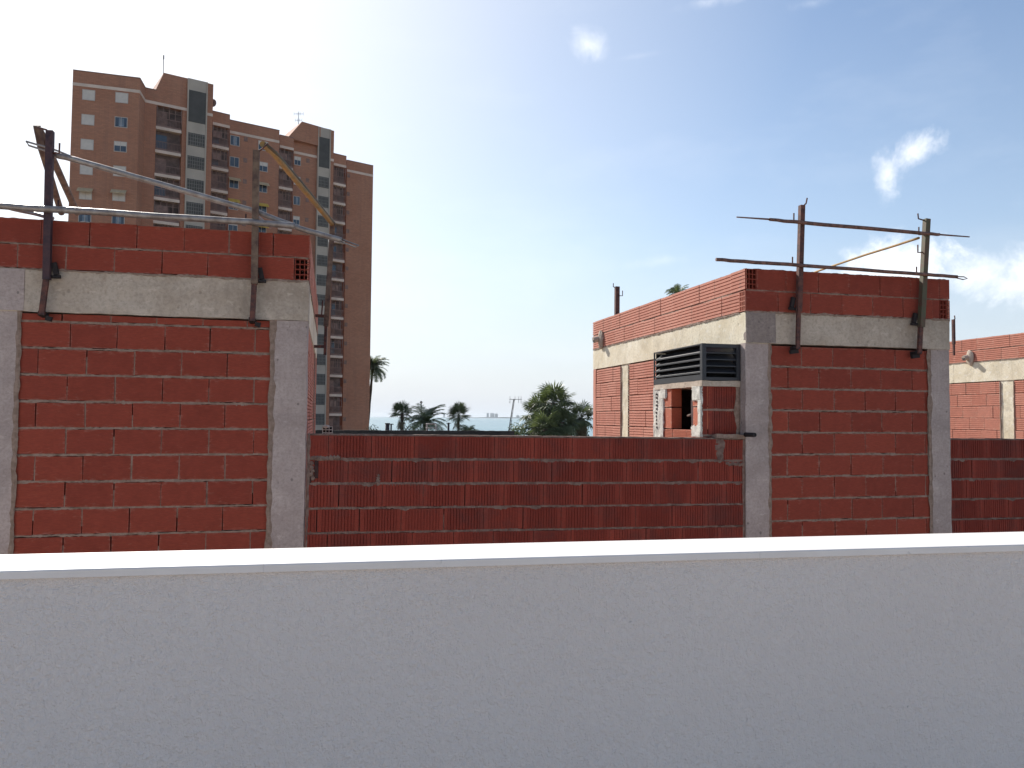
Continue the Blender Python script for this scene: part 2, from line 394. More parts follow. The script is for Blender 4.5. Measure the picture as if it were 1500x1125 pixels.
def room(label, x0, x1, y0, y1, zb0, zb1, ztop, piv, tilt, tops, first, colw_l, colw_r, holes_at, par_first, side_col_y, spouts, both=True, extra=None, head='head'):
    t = thing('rooftop_room', label, 'brick room', piv, (0, tilt, 0), 'unfinished brick rooms on the roof terrace')
    L = lambda: Local(piv)
    # columns
    for (a, b, sd) in ((x0, x0+colw_l, 1.3), (x1-colw_r, x1, 4.1)):
        mb = L(); rough_box(mb, a, b, y0, y0+0.27, DECK, zb0, 0, 0.004, 0.05, sd); mb.build('column', M['column'], t)
    # front beam, side beams, rear beam
    mb = L(); rough_box(mb, x0+(0.255 if head else -.004), x1+0.004, y0-0.008, y0+0.25, zb0, zb1, 0, 0.006, 0.05, x0); mb.build('beam', M['beam'], t)
    for (a, b) in ((x0, x0+0.25), (x1-0.25, x1)):
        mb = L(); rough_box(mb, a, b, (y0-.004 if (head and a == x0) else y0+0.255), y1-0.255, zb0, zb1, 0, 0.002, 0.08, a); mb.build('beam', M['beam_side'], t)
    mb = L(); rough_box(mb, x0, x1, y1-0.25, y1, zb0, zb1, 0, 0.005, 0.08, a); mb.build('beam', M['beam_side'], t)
    if head:
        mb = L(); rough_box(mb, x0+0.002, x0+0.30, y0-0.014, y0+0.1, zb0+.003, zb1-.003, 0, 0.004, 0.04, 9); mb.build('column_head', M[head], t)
    # front brick panel
    mb = L(); w = Wall(mb, (x0+colw_l, y0+0.012, 0), (1, 0, 0), (0, -1, 0)); W = x1-x0-colw_l-colw_r
    w.rows(0.004, W-0.004, tops, 'flat', 0.335, first=first, pv=0.72)
    w.blk(0, W, tops[0]-.002, zb0, -0.1, -0.05, (0, 0), 1, False)
    smear(w, 0.002, DECK, tops[0]+.02, 0.024, 0.016, 2); smear(w, W-0.002, DECK, tops[0]+.02, 0.030, 0.016, 2)
    for k in range(1, len(tops)-1):
        if RND.random() < .45: w.vjoint(W-.01, tops[k+1], tops[k], .03, .004)
    mb.build('brick_panel', BM('red'), t)
    # side walls of grooved brick between columns, under the side beams
    stops = [zb0-0.012-0.197*i for i in range(8)]
    for xs, n in ((x0, -1), (x1, 1)):
        mb = L(); w = Wall(mb, (xs+0.006*(-n), y1, 0) if n < 0 else (xs-0.006, y0, 0), (0, -1, 0) if n < 0 else (0, 1, 0), (n, 0, 0))
        Wd = y1-y0; A = lambda y: (y1-y) if n < 0 else (y-y0)
        segs = [(y0+0.275, side_col_y[0]), (side_col_y[1], y1-0.02)]
        if extra: segs[0] = (extra, side_col_y[0])
        for (p, q) in segs:
            aa, bb = sorted((A(p), A(q))); w.rows(aa, bb, stops, 'h', 0.31, first=(0.17, 0.29, 0.1, 0.24), pv=0.0, bedg=0.006, gapv=0.006, beds=False)
        for p in (side_col_y[0], side_col_y[1]): smear(w, A(p), 8.3, zb0-.02, 0.02, 0.008, 2)
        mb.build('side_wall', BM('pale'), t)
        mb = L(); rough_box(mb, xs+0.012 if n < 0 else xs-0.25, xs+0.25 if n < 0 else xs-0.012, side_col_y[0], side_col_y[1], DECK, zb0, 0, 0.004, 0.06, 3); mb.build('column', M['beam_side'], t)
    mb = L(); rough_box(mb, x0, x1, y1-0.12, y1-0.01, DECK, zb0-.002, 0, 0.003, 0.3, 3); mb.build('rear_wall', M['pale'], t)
    # parapet of two courses
    zm = (zb1+ztop)/2+0.002; ps = [ztop+.004, zm, zb1+0.006]
    mb = L(); off = 0.006; w = Wall(mb, (x0-off, y0-0.012, 0), (1, 0, 0), (0, -1, 0)); W = x1-x0+2*off
    for k in range(2):
        zt, zb = ps[k]-0.006, ps[k+1]+0.006; a = 0.0
        end = W
        for (row, side) in holes_at:
            if row == k and side == 'L': w.brick(0.0, 0.115, zb, zt, 'holes'); a = 0.118
            if row == k and side == 'R': w.brick(W-0.115, W, zb, zt, 'holes'); end = W-0.118
        edges = [a]; q = a+par_first[k]
        while q < end-0.04: edges.append(q+RND.uniform(-.004, .004)); q += 0.335
        edges.append(end)
        for i in range(len(edges)-1):
            w.brick(edges[i]+(.003 if i else 0), edges[i+1]-.003, zb+RND.uniform(-.002, .001), zt+RND.uniform(-.003, .003), 'flat', 0.012 if ((i == 0 and a == 0.0) or (i == len(edges)-2 and end == W)) else 0.11)
            if i and RND.random() < 0.5: w.vjoint(edges[i], zb, zt, 0.009)
    w.blk(0.12, W-0.12, zb1, ztop-0.012, -0.1, -0.04, (0, 0), 1, False)
    w.bed(0.01, W-.01, zm, 0.013); w.bed(0.0, W, zb1+0.002, 0.016, 0.002, 2, 0.010)
    w.bed(0.0, W, ztop, 0.006, -0.012, 2, 0.006)
    for q in range(5): blob(mb, w.P(RND.uniform(.2, W-.2), ztop+.002, -0.05), 0.03, 1.6, 1, 0.35, 2)
    mb.build('parapet', BM('red'), t)
    for xs, n in ((x0, -1), (x1, 1)):
        mb = L(); yy0 = y0+0.10; Wd = y1-yy0
        w = Wall(mb, (xs+n*0.006, y1, 0) if n < 0 else (xs+n*0.006, yy0, 0), (0, -1, 0) if n < 0 else (0, 1, 0), (n, 0, 0))
        for k in range(2):
            zt, zb = ps[k]-0.004, ps[k+1]+0.004; a, end = 0.0, Wd
            cut = not any(r == k and ((sd == 'L') == (n < 0)) for r, sd in holes_at)
            # where the front course runs through, its brick end with holes shows on the side
            if n < 0 and not cut: end = Wd+0.112
            if n > 0 and not cut: a = -0.112
            edges = [a]; q = a+(0.12, 0.27)[k]
            while q < end-0.05: edges.append(q+RND.uniform(-.006, .006)); q += 0.325
            edges.append(end)
            for i in range(len(edges)-1): w.brick(edges[i]+.002, edges[i+1]-.002, zb, zt+RND.uniform(-.002, .003), 'h', 0.017 if (edges[i] < 0 or edges[i+1] > Wd) else 0.11)
            if cut: (w.brick(Wd+.004, Wd+.108, zb, zt, 'holes') if n < 0 else w.brick(-.108, -.004, zb, zt, 'holes'))
        w.blk(0.01, Wd-.01, zb1, ztop-0.012, -0.1, -0.03, (0, 0), 1, False)
        w.bed(0.0, Wd, zm, 0.007, -0.006); w.bed(0.0, Wd, zb1+0.002, 0.014, 0.001, 2, 0.008); w.bed(0.0, Wd, ztop, 0.005, -0.02, 2, 0.004)
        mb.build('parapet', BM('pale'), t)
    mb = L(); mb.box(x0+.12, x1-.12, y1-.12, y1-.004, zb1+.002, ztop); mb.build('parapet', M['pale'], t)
    mb = L(); mb.box(x0+.26, x1-.26, y0+.26, y1-.26, zb1-0.2, zb1-0.02); mb.build('roof_slab', M['column'], t)
    for (ys, zs) in spouts:
        mb = L(); mb.tube([(x0+.05, ys, zs+.01), (x0-.12, ys, zs-.03)], 0.042, 14, 0); mb.tube([(x0-.1202, ys, zs-.03), (x0-.1205, ys, zs-.03)], 0.034, 14, 1)  # dark disc at the mouth imitates the shaded bore
        blob(mb, (x0-0.02, ys-.03, zs-.02), 0.10, 0.35, .8, 1.3, 2, 9, .22)
        mb.build('drain_spout', [M['beam'], M['dark'], M['beam']], t)
    return t

# ------------------------------------------------------------------ left room
tops_l = [9.757, 9.69]+[9.69-0.2*k for k in range(1, 10)]
left_room = room('large brick room on the left, with galvanised tubes above its two rows of parapet bricks',
     -2.54, -0.19, 6.5, 10.8, 9.76, 10.075, 10.455, (-1.3, 6.5, DECK), 0.0, tops_l,
     (0.28,)+(0.335, 0.125)*6, 0.27, 0.265, [(1, 'R')], (0.07, 0.25), (9.43, 9.65), [], head='column')
# fix course pattern: sliver row then alternating
# ------------------------------------------------------------------ right room
tops_r = [9.688, 9.491]+[9.491-0.203*k for k in range(1, 9)]
right_room = room('brick room right of centre with grey slatted louver box on its sunlit side',
     3.69, 5.885, 6.5, 10.78, 9.70, 9.985, 10.385, (4.8, 6.5, DECK), 0.0, tops_r,
     (0.335, 0.185), 0.245, 0.225, [(0, 'L'), (1, 'R')], (0.30, 0.335), (9.40, 9.67), [(10.42, 10.12)], extra=7.72)
# ------------------------------------------------------------------ far right room
far_room = room('brick room at the right edge of the photo with pale grooved brick and an open drain spout',
     10.5, 12.9, 7.35, 11.75, 9.66, 9.99, 10.385, (11.7, 7.35, DECK), 0.0, tops_r,
     (0.335, 0.185), 0.245, 0.225, [(0, 'L'), (1, 'R')], (0.30, 0.335), (10.28, 10.54), [(11.15, 10.09)])

# ventilation shaft with louver, part of the right room
PR = (4.8, 6.5, DECK)
X0, X1, Y0s, Y1s = 3.315, 3.69, 6.60, 7.70
mb = Local(PR)
w = Wall(mb, (X0, Y0s, 0), (1, 0, 0), (0, -1, 0))
w.rows(0.0, X1-X0-0.004, [9.325, 9.085, 8.85, 8.62], 'v', 0.34, first=(0.045, 0.045), pv=0, th=0.10)
smear(w, X1-X0-.02, 8.86, 9.3, 0.035, 0.006, 2)
mb.build('ventilation_shaft', BM('deep'), right_room)
shaft = [o for o in right_room.children if o.name.startswith('ventilation_shaft')][0]
mb = Local(PR)
w2 = Wall(mb, (X0, Y1s, 0), (0, -1, 0), (-1, 0, 0))   # a = Y1s - y
def seg(ya, yb, z0, z1, kind='h', th=0.11): w2.brick(Y1s-yb, Y1s-ya, z0, z1, kind, th)
zt = 9.325
for z0, z1 in ((8.62, 8.80), (8.81, 8.895)):
    seg(6.62, 6.93, z0, z1); seg(6.94, 7.25, z0, z1); seg(7.26, 7.57, z0, z1)
seg(6.605, 6.80, 8.905, 9.11, 'flat'); seg(6.605, 6.80, 9.12, 9.31, 'flat')
seg(7.28, 7.50, 8.905, 9.11, 'flat'); seg(7.28, 7.50, 9.12, 9.31, 'flat')
mb.build('side_wall', BM('terra'), shaft)
mb = Local(PR)
rough_box(mb, X0-0.012, X0+0.10, 7.505, 7.70, 8.6, 9.325, 0, 0.008, 0.04, 2)
for k in range(10): yq = 7.585+RND.uniform(0, .02); mb.box(X0-0.020, X0-0.008, yq, yq+RND.uniform(.015, .035), 8.9+0.038*k, 8.9+0.038*k+.02, 1)  # small dark blocks on the face imitate shaded holes
def patch(ya, yb, za, zb, d):
    A, B = 9, 16; g = {}
    for i in range(A+1):
        for j in range(B+1):
            y = ya+(yb-ya)*i/A; z = za+(zb-za)*j/B
            edge = (i in (0, A)) or (j in (0, B)); q = noise.noise(Vector((y*14, z*14, 3)))
            g[i, j] = (X0-d*(0.2 if edge else 1)-0.006*q, y+(RND.uniform(-.014, .014) if edge else 0), z+(RND.uniform(-.010, .010) if edge else 0))
    for i in range(A):
        for j in range(B): mb.face([g[i, j], g[i, j+1], g[i+1, j+1], g[i+1, j]], None, (.5, 0), 0)
patch(6.60, 6.81, 9.17, 9.31, 0.018); patch(6.60, 6.68, 8.86, 9.19, 0.018); patch(6.60, 6.82, 8.83, 8.94, 0.017); patch(7.38, 7.52, 9.20, 9.32, 0.016); patch(7.45, 7.52, 8.8, 9.24, 0.014)
mb.build('mortar_patch', [M['mortar_white'], M['dark']], shaft)
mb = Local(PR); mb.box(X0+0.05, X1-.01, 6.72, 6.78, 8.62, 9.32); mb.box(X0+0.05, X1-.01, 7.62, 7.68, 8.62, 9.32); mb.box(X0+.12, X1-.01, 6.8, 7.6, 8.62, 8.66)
mb.box(X1-.02, X1-.012, 6.75, 7.65, 8.62, 9.33); mb.build('inner_shade_panel', M['gap_shade'], shaft)  # dark panels carry the shade of the shaft interior as colour
mb = Local(PR); rough_box(mb, X0-.016, X1-.004, Y0s-.014, Y1s-.01, 9.30, 9.352, 0, 0.005, 0.04, 1); mb.build('lintel', M['beam'], shaft)
mb = Local(PR); mb.bar((X0+.09, 6.95, 8.9), (X0+.085, 6.955, 9.18), 0.045, 0.045); mb.build('board', M['board'], shaft)
mb = Local(PR); mb.tube([(X0+.085, 6.95, 9.045), (X0+.09, 7.1, 9.03)], [0.016, 0.012], 8); mb.build('board_arm', M['tan'], shaft)
# louver frame and slats
lz0, lz1 = 9.354, 9.693
mb = Local(PR)
for (x, y) in ((X0-.015, Y0s-.02), (X0-.015, Y1s-.03), (X1-.045, Y0s-.02)): mb.box(x, x+(.04 if y < Y1s-.1 else .012), y, y+(.045 if y < Y1s-.1 else .018), lz0, lz1)
mb.box(X0-.0145, X0+.02, Y0s+.026, Y1s-.031, lz0, lz0+.055); mb.box(X0-.0145, X0+.02, Y0s+.026, Y1s-.031, lz1-.012, lz1-.001)
mb.box(X0+.026, X1-.046, Y0s-.0195, Y0s+.01, lz0, lz0+.03); mb.box(X0+.026, X1-.046, Y0s-.0195, Y0s+.01, lz1-.035, lz1-.001)
lou = mb.build('louver_box', M['louver'], right_room)
mb = Local(PR); mb.box(X0+.10, X1-.01, Y0s+.09, Y1s-.06, lz0+.01, lz1-.004); mb.box(X0+.012, X1-.01, Y1s-.02, Y1s-.012, lz0+.056, lz1-.013); mb.box(X0+.02, X1-.05, Y0s+.05, Y1s-.021, lz1-.011, lz1-.002); mb.build('shade_backing', M['inside_shade'], lou)  # black filler boxes stand in for the shade behind the slats
for k in range(4):
    z = lz0+.098+k*0.060
    mb = Local(PR); A, B = Y0s+.026, Y1s-.022
    mb.box(X0-.012, X0-.002, A, B, z-.030, z-.016)
    mb.hexa([(X0-.002, A, z-.028), (X0-.002, B, z-.028), (X0-.002, B, z-.022), (X0-.002, A, z-.022),
             (X0+.06, A, z+.030), (X0+.06, B, z+.030), (X0+.06, B, z+.036), (X0+.06, A, z+.036)], frontuv=False)
    mb.box(X0+.026, X1-.046, Y0s-.014, Y0s-.004, z-.030, z-.020)
    mb.hexa([(X0+.026, Y0s-.004, z-.028), (X1-.046, Y0s-.004, z-.028), (X1-.046, Y0s-.004, z-.022), (X0+.026, Y0s-.004, z-.022),
             (X0+.026, Y0s+.055, z+.030), (X1-.046, Y0s+.055, z+.030), (X1-.046, Y0s+.055, z+.036), (X0+.026, Y0s+.055, z+.036)], frontuv=False)
    mb.build('slat', M['louver'], lou)
# cement pad, stub pipe on the column
mb = Local(PR); mb.tube([(3.685, 6.50, 8.862), (3.70, 6.36, 8.862)], 0.020, 10); mb.tube([(3.7, 6.3598, 8.862), (3.7, 6.3595, 8.862)], 0.014, 10, 1)
mb.build('pipe_stub', [M['dark'], M['inside_shade']], right_room)
mb = Local(PR); rough_box(mb, 3.40, 3.70, 6.505, 6.60, 8.825, 8.862, 0, 0.012, 0.03, 6)
mb.build('mortar_bed', M['mortar'], right_room)

# ------------------------------------------------------------------ low walls
def low_wall(label, x0, x1, y, ztop, tilt, holes=False):
    piv = ((x0+x1)/2 if not holes else x0, y, DECK)
    t = thing('low_wall', label, 'brick wall', piv, (0, tilt, 0), 'low brick walls between the rooms')
    mb = Local(piv); w = Wall(mb, (x0, y, 0), (1, 0, 0), (0, -1, 0)); W = x1-x0
    tops = [ztop-0.198*k for k in range(8)]
    w.rows(0.0, W, tops, 'v', 0.342, first=(0.17, 0.33, 0.26, 0.08), pv=0.12, th=0.12, gapv=0.004,
           skip=(lambda k, i: k == 1 and i == 0) if False else None)
    smear(w, 0.012, 7.6, ztop, 0.018, 0.004, 2); smear(w, W-.012, 7.6, ztop, 0.024, 0.004, 2)
    for k in range(1, 3): w.bed(0.05, W-.05, tops[k]-.004, 0.018, -0.001, 2, 0.012)
    # drips of mortar under some beds
    for q in range(int(W*3)):
        a = RND.uniform(.1, W-.1); k = RND.choice((1, 1, 1, 2, 3)); n_ = RND.randint(4, 9); lo = 0
        for j in range(n_):
            h = .004+.014*abs(math.sin(math.pi*(j+.5)/n_))*RND.uniform(.3, 1.3); aa = a+j*.014
            if aa+.014 > W: break
            mb.face([w.P(aa, tops[k]-.010-lo, .002), w.P(aa+.014, tops[k]-.010-h, .002), w.P(aa+.014, tops[k]-.006, .003), w.P(aa, tops[k]-.006, .003)], None, (.5, 0), 2); lo = h
    mb.build('brick_face', [M['deep'], M['gap_shade'], M['mortar_brown']], t)
    mb = Local(piv); w = Wall(mb, (x0, y, 0), (1, 0, 0), (0, -1, 0)); w.bed(0, W, ztop-.004, .004, -.004, 0, .004)
    n = int(W/0.05)
    for i in range(n):
        a = x0+W*i/n; b = x0+W*(i+1)/n; h = .003+.003*RND.random(); mb.box(a, b, y+.008, y+.118, ztop-.012, ztop+h)
    mb.build('mortar_top', M['mortar_brown'], t)
    return t, tops
mw, mt = low_wall('long low wall of dark red grooved bricks spanning between the two nearest rooms', -0.185, 3.685, 6.52, 8.852, 0.0075, True)
mb = Local((-0.185, 6.52, DECK)); 
for q in range(9): blob(mb, (3.43+RND.uniform(-.02, .02), 6.519, 8.83-q*.020), .030, 1.1-.05*q, .28, 1.1, 0, 6, .6)
for q in range(8): blob(mb, (-.14+q*.028, 6.519, 8.664+RND.uniform(-.006, .004)), .016, 1.2, .5, 1, 0, 5, .7)
for q in range(4): blob(mb, (.38+RND.uniform(-.006, .006), 6.519, 8.455+q*.022), .015-.002*q, 1.2, .35, 1.2, 0, 5, .7)
for q in range(14): blob(mb, (3.50+q*.014, 6.518, 8.62+RND.uniform(-.01, .01)), .012, 1.2, .4, 1, 0, 5, .7)
for q in range(5): blob(mb, (-.155+RND.uniform(-.01, .02), 6.519, 8.50+q*.03), .02, .8, .5, 1, 0, 5, .7)
mb.build('mortar_lump', M['mortar_brown'], mw)
mb = Local((-0.185, 6.52, DECK)); mb.box(-.125, -.095, 6.5165, 6.53, 8.50, 8.64); mb.box(-.16, -.15, 6.5165, 6.53, 8.46, 8.56); mb.build('joint_shade_strip', M['gap_shade'], mw)  # dark strips on the face stand in for shaded open joints
rw, _ = low_wall('low wall of dark grooved bricks at the right edge, beyond the last near column', 5.89, 10.6, 6.60, 8.815, 0.004)

# ------------------------------------------------------------------ setting: decks, ground, sea
mb = MB(); mb.box(-14, 18, 6.66, 11.9, 7.2, DECK-.003); mb.box(-14, 18, 6.54, 11.9, 0.0, 7.197)
struct(mb.build('roof_terrace', M['column']))
# white parapet of the terrace we stand on
ZP = 8.58
fa, fb = on_z(0, 811.5, ZP), on_z(1500, 779, ZP); na, nb = on_z(0, 837.5, ZP), on_z(1500, 797, ZP)
u = ((fb-fa)+(nb-na)).normalized(); u.z = 0; nrm = Vector((u.y, -u.x, 0))
midn = (na+nb)/2; midf = (fa+fb)/2; wdt = abs((midf-midn).dot(nrm))
o = midn
tw = thing('terrace_parapet', 'white rendered parapet wall with stone coping in front of the camera', 'parapet wall', (o.x, o.y, DECK-.02))
base = Vector((o.x, o.y, DECK-.02))
def pp(a, d, z): q = o+u*a-nrm*d; return (q.x, q.y, z)
def obox(mb, a0, a1, d0, d1, z0, z1, mat=0):
    mb.hexa([pp(a0, d0, z0), pp(a1, d0, z0), pp(a1, d0, z1), pp(a0, d0, z1), pp(a0, d1, z0), pp(a1, d1, z0), pp(a1, d1, z1), pp(a0, d1, z1)], (.5, .5), mat, False)
mb = Local(base); obox(mb, -7, 7, 0.012, wdt-.012, DECK-.02, ZP-.0235); obox(mb, -7, 7, wdt-.03, wdt-.013, 0, DECK-.021)
mb.build('rendered_wall', M['render'], tw)
edges = [-7+1.52*k for k in range(10)]+[7]
for i in range(len(edges)-1):
    mb = Local(base); a0, a1 = edges[i]+.0004, edges[i+1]-.0004
    if a1 - a0 < .05: continue
    # slab with eased edges
    e = .003
    prof = [(0, ZP-.022), (0, ZP-e), (e, ZP), (wdt-e, ZP), (wdt, ZP-e), (wdt, ZP-.022)]
    n = len(prof); A = [pp(a0, d, z) for d, z in prof]; B = [pp(a1, d, z) for d, z in prof]
    for k in range(n):
        k2 = (k+1) % n; mb.face([A[k], B[k], B[k2], A[k2]], None)
    mb.face(A[::-1]); mb.face(B)
    mb.build('coping', M['coping'], tw)
mb = MB(); obox(mb, -9, 9, -11, wdt-.031, 7.1, DECK-.021); struct(mb.build('terrace_floor', simple_mat('bounce_floor_tan', (0.62, 0.50, 0.40), 0.6, 0, 0.12, 5)))  # unseen floor, made pale and warm and extended to bounce fill light

gm = simple_mat('dry_ground', (0.22, 0.18, 0.13), 0.95, 0, 0.4, 0.15, (0.10, 0.11, 0.06))
mb = MB(); mb.box(-20000, 20000, -20000, 190, -2, 0.0); struct(mb.build('ground', gm))
def sea_mat():
    m, nt, b = new_mat('sea_water'); p = pos(nt)
    b.inputs['Base Color'].default_value = (0.05, 0.16, 0.20, 1); b.inputs['Roughness'].default_value = 0.22; b.inputs['IOR'].default_value = 1.33
    big = noise_n(nt, scaled(nt, p, (0.004, 0.02, 1)), 1.0, 4, 0.6)
    lk(nt, mixc(nt, ramp(nt, big, [(0.4, 0), (0.6, 1)]), (0.06, 0.17, 0.21), (0.12, 0.25, 0.28)), b.inputs['Base Color'])
    bump(nt, b, noise_n(nt, scaled(nt, p, (0.5, 0.8, 1)), 1.0, 6, 0.65), 0.6, 0.35)
    return m
mb = MB(); mb.box(-20000, 20000, 190.01, 20000, -3, -0.4); struct(mb.build('sea', sea_mat()))
# far spit of land
land = simple_mat('far_land', (0.14, 0.15, 0.11), 0.95, 0, 0.3, 0.01)
mb = MB(); DL = 8200.
n = 90; top = []
for i in range(n+1):
    x = 640+ (1500-640)*i/n; d = at_depth(x, 611, DL); h = 9+10*abs(noise.noise(Vector((i*.17, 0, 0))))+5*noise.noise(Vector((i*.6, 3, 0)))
    h *= min(1, i/12.)
    top.append((d.x, d.y, h))
for i in range(n):
    a, b = top[i], top[i+1]; bk = 300
    mb.face([(a[0], a[1], -.5), (b[0], b[1], -.5), (b[0], b[1], b[2]), (a[0], a[1], a[2])]); mb.face([(a[0], a[1], a[2]), (b[0], b[1], b[2]), (b[0]+30, b[1]+bk, -.5), (a[0]+30, a[1]+bk, -.5)])
struct(mb.build('far_spit_land', land))
bmat = simple_mat('far_building', (0.55, 0.52, 0.48), 0.9, 0, 0.2, 0.02)
wmat = simple_mat('far_windows', (0.12, 0.13, 0.15), 0.4, 0, 0.2, 0.02)
fb_ = [(714.5, 3.2, 52, 'tall pale tower block, leftmost of the trio on the far shore'), (721, 6.0, 49, 'broad pale tower block in the middle of the trio on the far shore'), (727, 4.6, 46, 'pale tower block, rightmost of the trio on the far shore'),
       (667.5, 3, 46, 'faint thin tower block on the horizon behind the right fan palm'), (650.5, 2.4, 42, 'faint tower block on the horizon between two palms'), (758.5, 4.5, 30, 'low pale block on the far shore right of the leaning antenna')]
for x, wpx, h, lab in fb_:
    p = at_depth(x, 611, DL-60); p.z = 0; w_ = wpx/1150*DL
    t = thing('distant_building', lab, 'building', p, (0, 0, -YAW), 'tower blocks on the far shore')
    mb = MB(); mb.box(-w_/2, w_/2, 0, 16, -.4, h); mb.box(-w_/6, w_/6, 3, 10, h+.01, h+4); mb.build('wall', bmat, t)
    mb = MB()
    for k in range(int(h/7)): mb.box(-w_/2+1, w_/2-1, -.8, -.05, 4+k*7, 6.2+k*7)
    mb.build('window_band', wmat, t)

# ------------------------------------------------------------------ apartment tower
HT = 48.95; FL = 2.93
def tower_brick():
    m, nt, b = new_mat('tower_brick'); p = pos(nt)
    n1 = noise_n(nt, p, 0.25, 5, 0.6)
    c = mixc(nt, ramp(nt, n1, [(0.35, 0), (0.65, 1)]), (0.45, 0.195, 0.115), (0.50, 0.23, 0.14))
    sx = nd(nt, 'ShaderNodeSeparateXYZ'); lk(nt, p, sx.inputs[0])
    br = nd(nt, 'ShaderNodeTexBrick'); br.inputs['Scale'].default_value = 1.0; br.inputs['Brick Width'].default_value = .5; br.inputs['Row Height'].default_value = .16; br.inputs['Mortar Size'].default_value = .012
    br.inputs['Color1'].default_value = (.9, .9, .9, 1); br.inputs['Color2'].default_value = (1.08, 1.05, 1.02, 1); br.inputs['Mortar'].default_value = (.8, .8, .8, 1)
    cb = nd(nt, 'ShaderNodeCombineXYZ'); lk(nt, mth(nt, 'ADD', sx.outputs[0], mth(nt, 'MULTIPLY', sx.outputs[1], .5)), cb.inputs[0]); lk(nt, sx.outputs[2], cb.inputs[1]); lk(nt, cb.outputs[0], br.inputs['Vector'])
    c = mixc(nt, 1.0, c, br.outputs['Color'], 'MULTIPLY')
    n2 = noise_n(nt, scaled(nt, p, (1.2, 1.2, .06)), 1.5, 6, 0.65)
    c = mixc(nt, ramp(nt, n2, [(0.5, 0), (0.75, .45)]), c, (0.28, 0.14, 0.10))
    lk(nt, c, b.inputs['Base Color']); b.inputs['Roughness'].default_value = .9
    return m
TB = tower_brick()
T_band = simple_mat('tower_band', (0.86, 0.65, 0.52), .85, 0, .2, .5)
T_grey = simple_mat('tower_grey_panel', (0.56, 0.46, 0.37), .85, 0, .15, .4)
T_shut = simple_mat('roller_shutter', (0.76, 0.65, 0.56), .7, 0, .1, 2)
T_glass = simple_mat('window_glass', (0.06, 0.08, 0.11), .12, 0, .3, .8)
T_frame = simple_mat('window_frame_white', (0.62, 0.52, 0.45), .6, 0, .1, 3)
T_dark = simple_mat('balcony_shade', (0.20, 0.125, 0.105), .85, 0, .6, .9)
T_rail = simple_mat('balcony_rail', (0.30, 0.17, 0.13), .6, .1, .3, 2)
T_gbar = simple_mat('grille_bar', (0.26, 0.23, 0.20), .8, 0, .2, 1)
T_grille = simple_mat('stair_grille', (0.10, 0.09, 0.08), .8, 0, .2, 1)
T_awn = simple_mat('awning_yellow', (0.75, 0.46, 0.08), .8, 0, .2, 3)
T_awn2 = simple_mat('awning_tan', (0.62, 0.44, 0.25), .8, 0, .2, 3)
T_curt = simple_mat('window_curtain', (0.25, 0.30, 0.36), .7, 0, .4, 1.3)
tc = on_z(107, 103, HT)
tower = thing('apartment_tower', 'tall brown brick apartment tower with stacked balconies behind the left room', 'apartment building', (tc.x, tc.y, 0))
TO = Vector((tc.x, tc.y, 0))
BK = (F0*math.cos(math.radians(36.6))-R0*math.sin(math.radians(36.6))).normalized()   # back direction normal to main facade
class Facet:
    def __init__(s, a, b):
        s.a = Vector((a.x, a.y, 0)); s.b = Vector((b.x, b.y, 0)); s.u = (s.b-s.a).normalized(); s.L = (s.b-s.a).length
        s.n = Vector((s.u.y, -s.u.x, 0))
        if s.n.dot(s.a) > 0: s.n = -s.n
    def hit(s, x, y):
        p = on_plane(x, y, s.a, s.n); return (p-s.a).dot(s.u), p.z
    def P(s, q, z, d=0): v = s.a+s.u*q+s.n*d; return (v.x, v.y, z)
    def box(s, mb, q0, q1, z0, z1, d0, d1, mat=0):
        mb.hexa([s.P(q0, z0, d1), s.P(q1, z0, d1), s.P(q1, z1, d1), s.P(q0, z1, d1), s.P(q0, z0, d0), s.P(q1, z0, d0), s.P(q1, z1, d0), s.P(q0, z1, d0)], (.5, .5), mat, False)
def facet(x0, y0, x1, y1, H=HT): return Facet(on_z(x0, y0, H), on_z(x1, y1, H))
def prism(mb, f, z0, z1, depth=14., inset=0.0, mat=0, bk=None):
    bk = bk or BK; a = f.a-f.n*inset; b = f.b-f.n*inset; a2 = a+bk*depth; b2 = b+bk*depth
    mb.hexa([(a.x, a.y, z0), (b.x, b.y, z0), (b.x, b.y, z1), (a.x, a.y, z1), (a2.x, a2.y, z0), (b2.x, b2.y, z0), (b2.x, b2.y, z1), (a2.x, a2.y, z1)], (.5, .5), mat, False)
fA = facet(107, 103, 205, 115); fCh = facet(205, 115, 213, 129); fB0 = facet(213, 129, 230, 132.7); fB = facet(230, 132.7, 268, 141)
fB1 = facet(268, 141, 275, 142.5); fC = facet(275, 141.5, 303.5, 147.8); fC1 = facet(303.5, 149, 312, 151)
fD = facet(312, 163, 337, 169); fE = facet(337, 176, 409.5, 191.6); fF = facet(410, 198, 430.5, 202.8); fG = facet(430.5, 207, 466, 214.8)
fG1 = facet(466, 213.5, 484, 217.5); fG2 = facet(484, 218.5, 489, 219.7); fH = facet(489, 225, 507.5, 229.5); fK = facet(508.4, 234.8, 546.8, 243.2)
HR = HT+3.0
mb = Local(TO)
prism(mb, fA, 0, HT, 13.0, bk=-fA.n)
for f in (fCh, fB0, fB1, fC1, fE, fG, fG2, fK): prism(mb, f, 0, HT)
for f in (fB, fD, fF, fH):
    prism(mb, f, 0, HT, 13.4, .7); f.box(mb, 0, f.L, HT-1.80, HT-.003, -.69, 0.02)
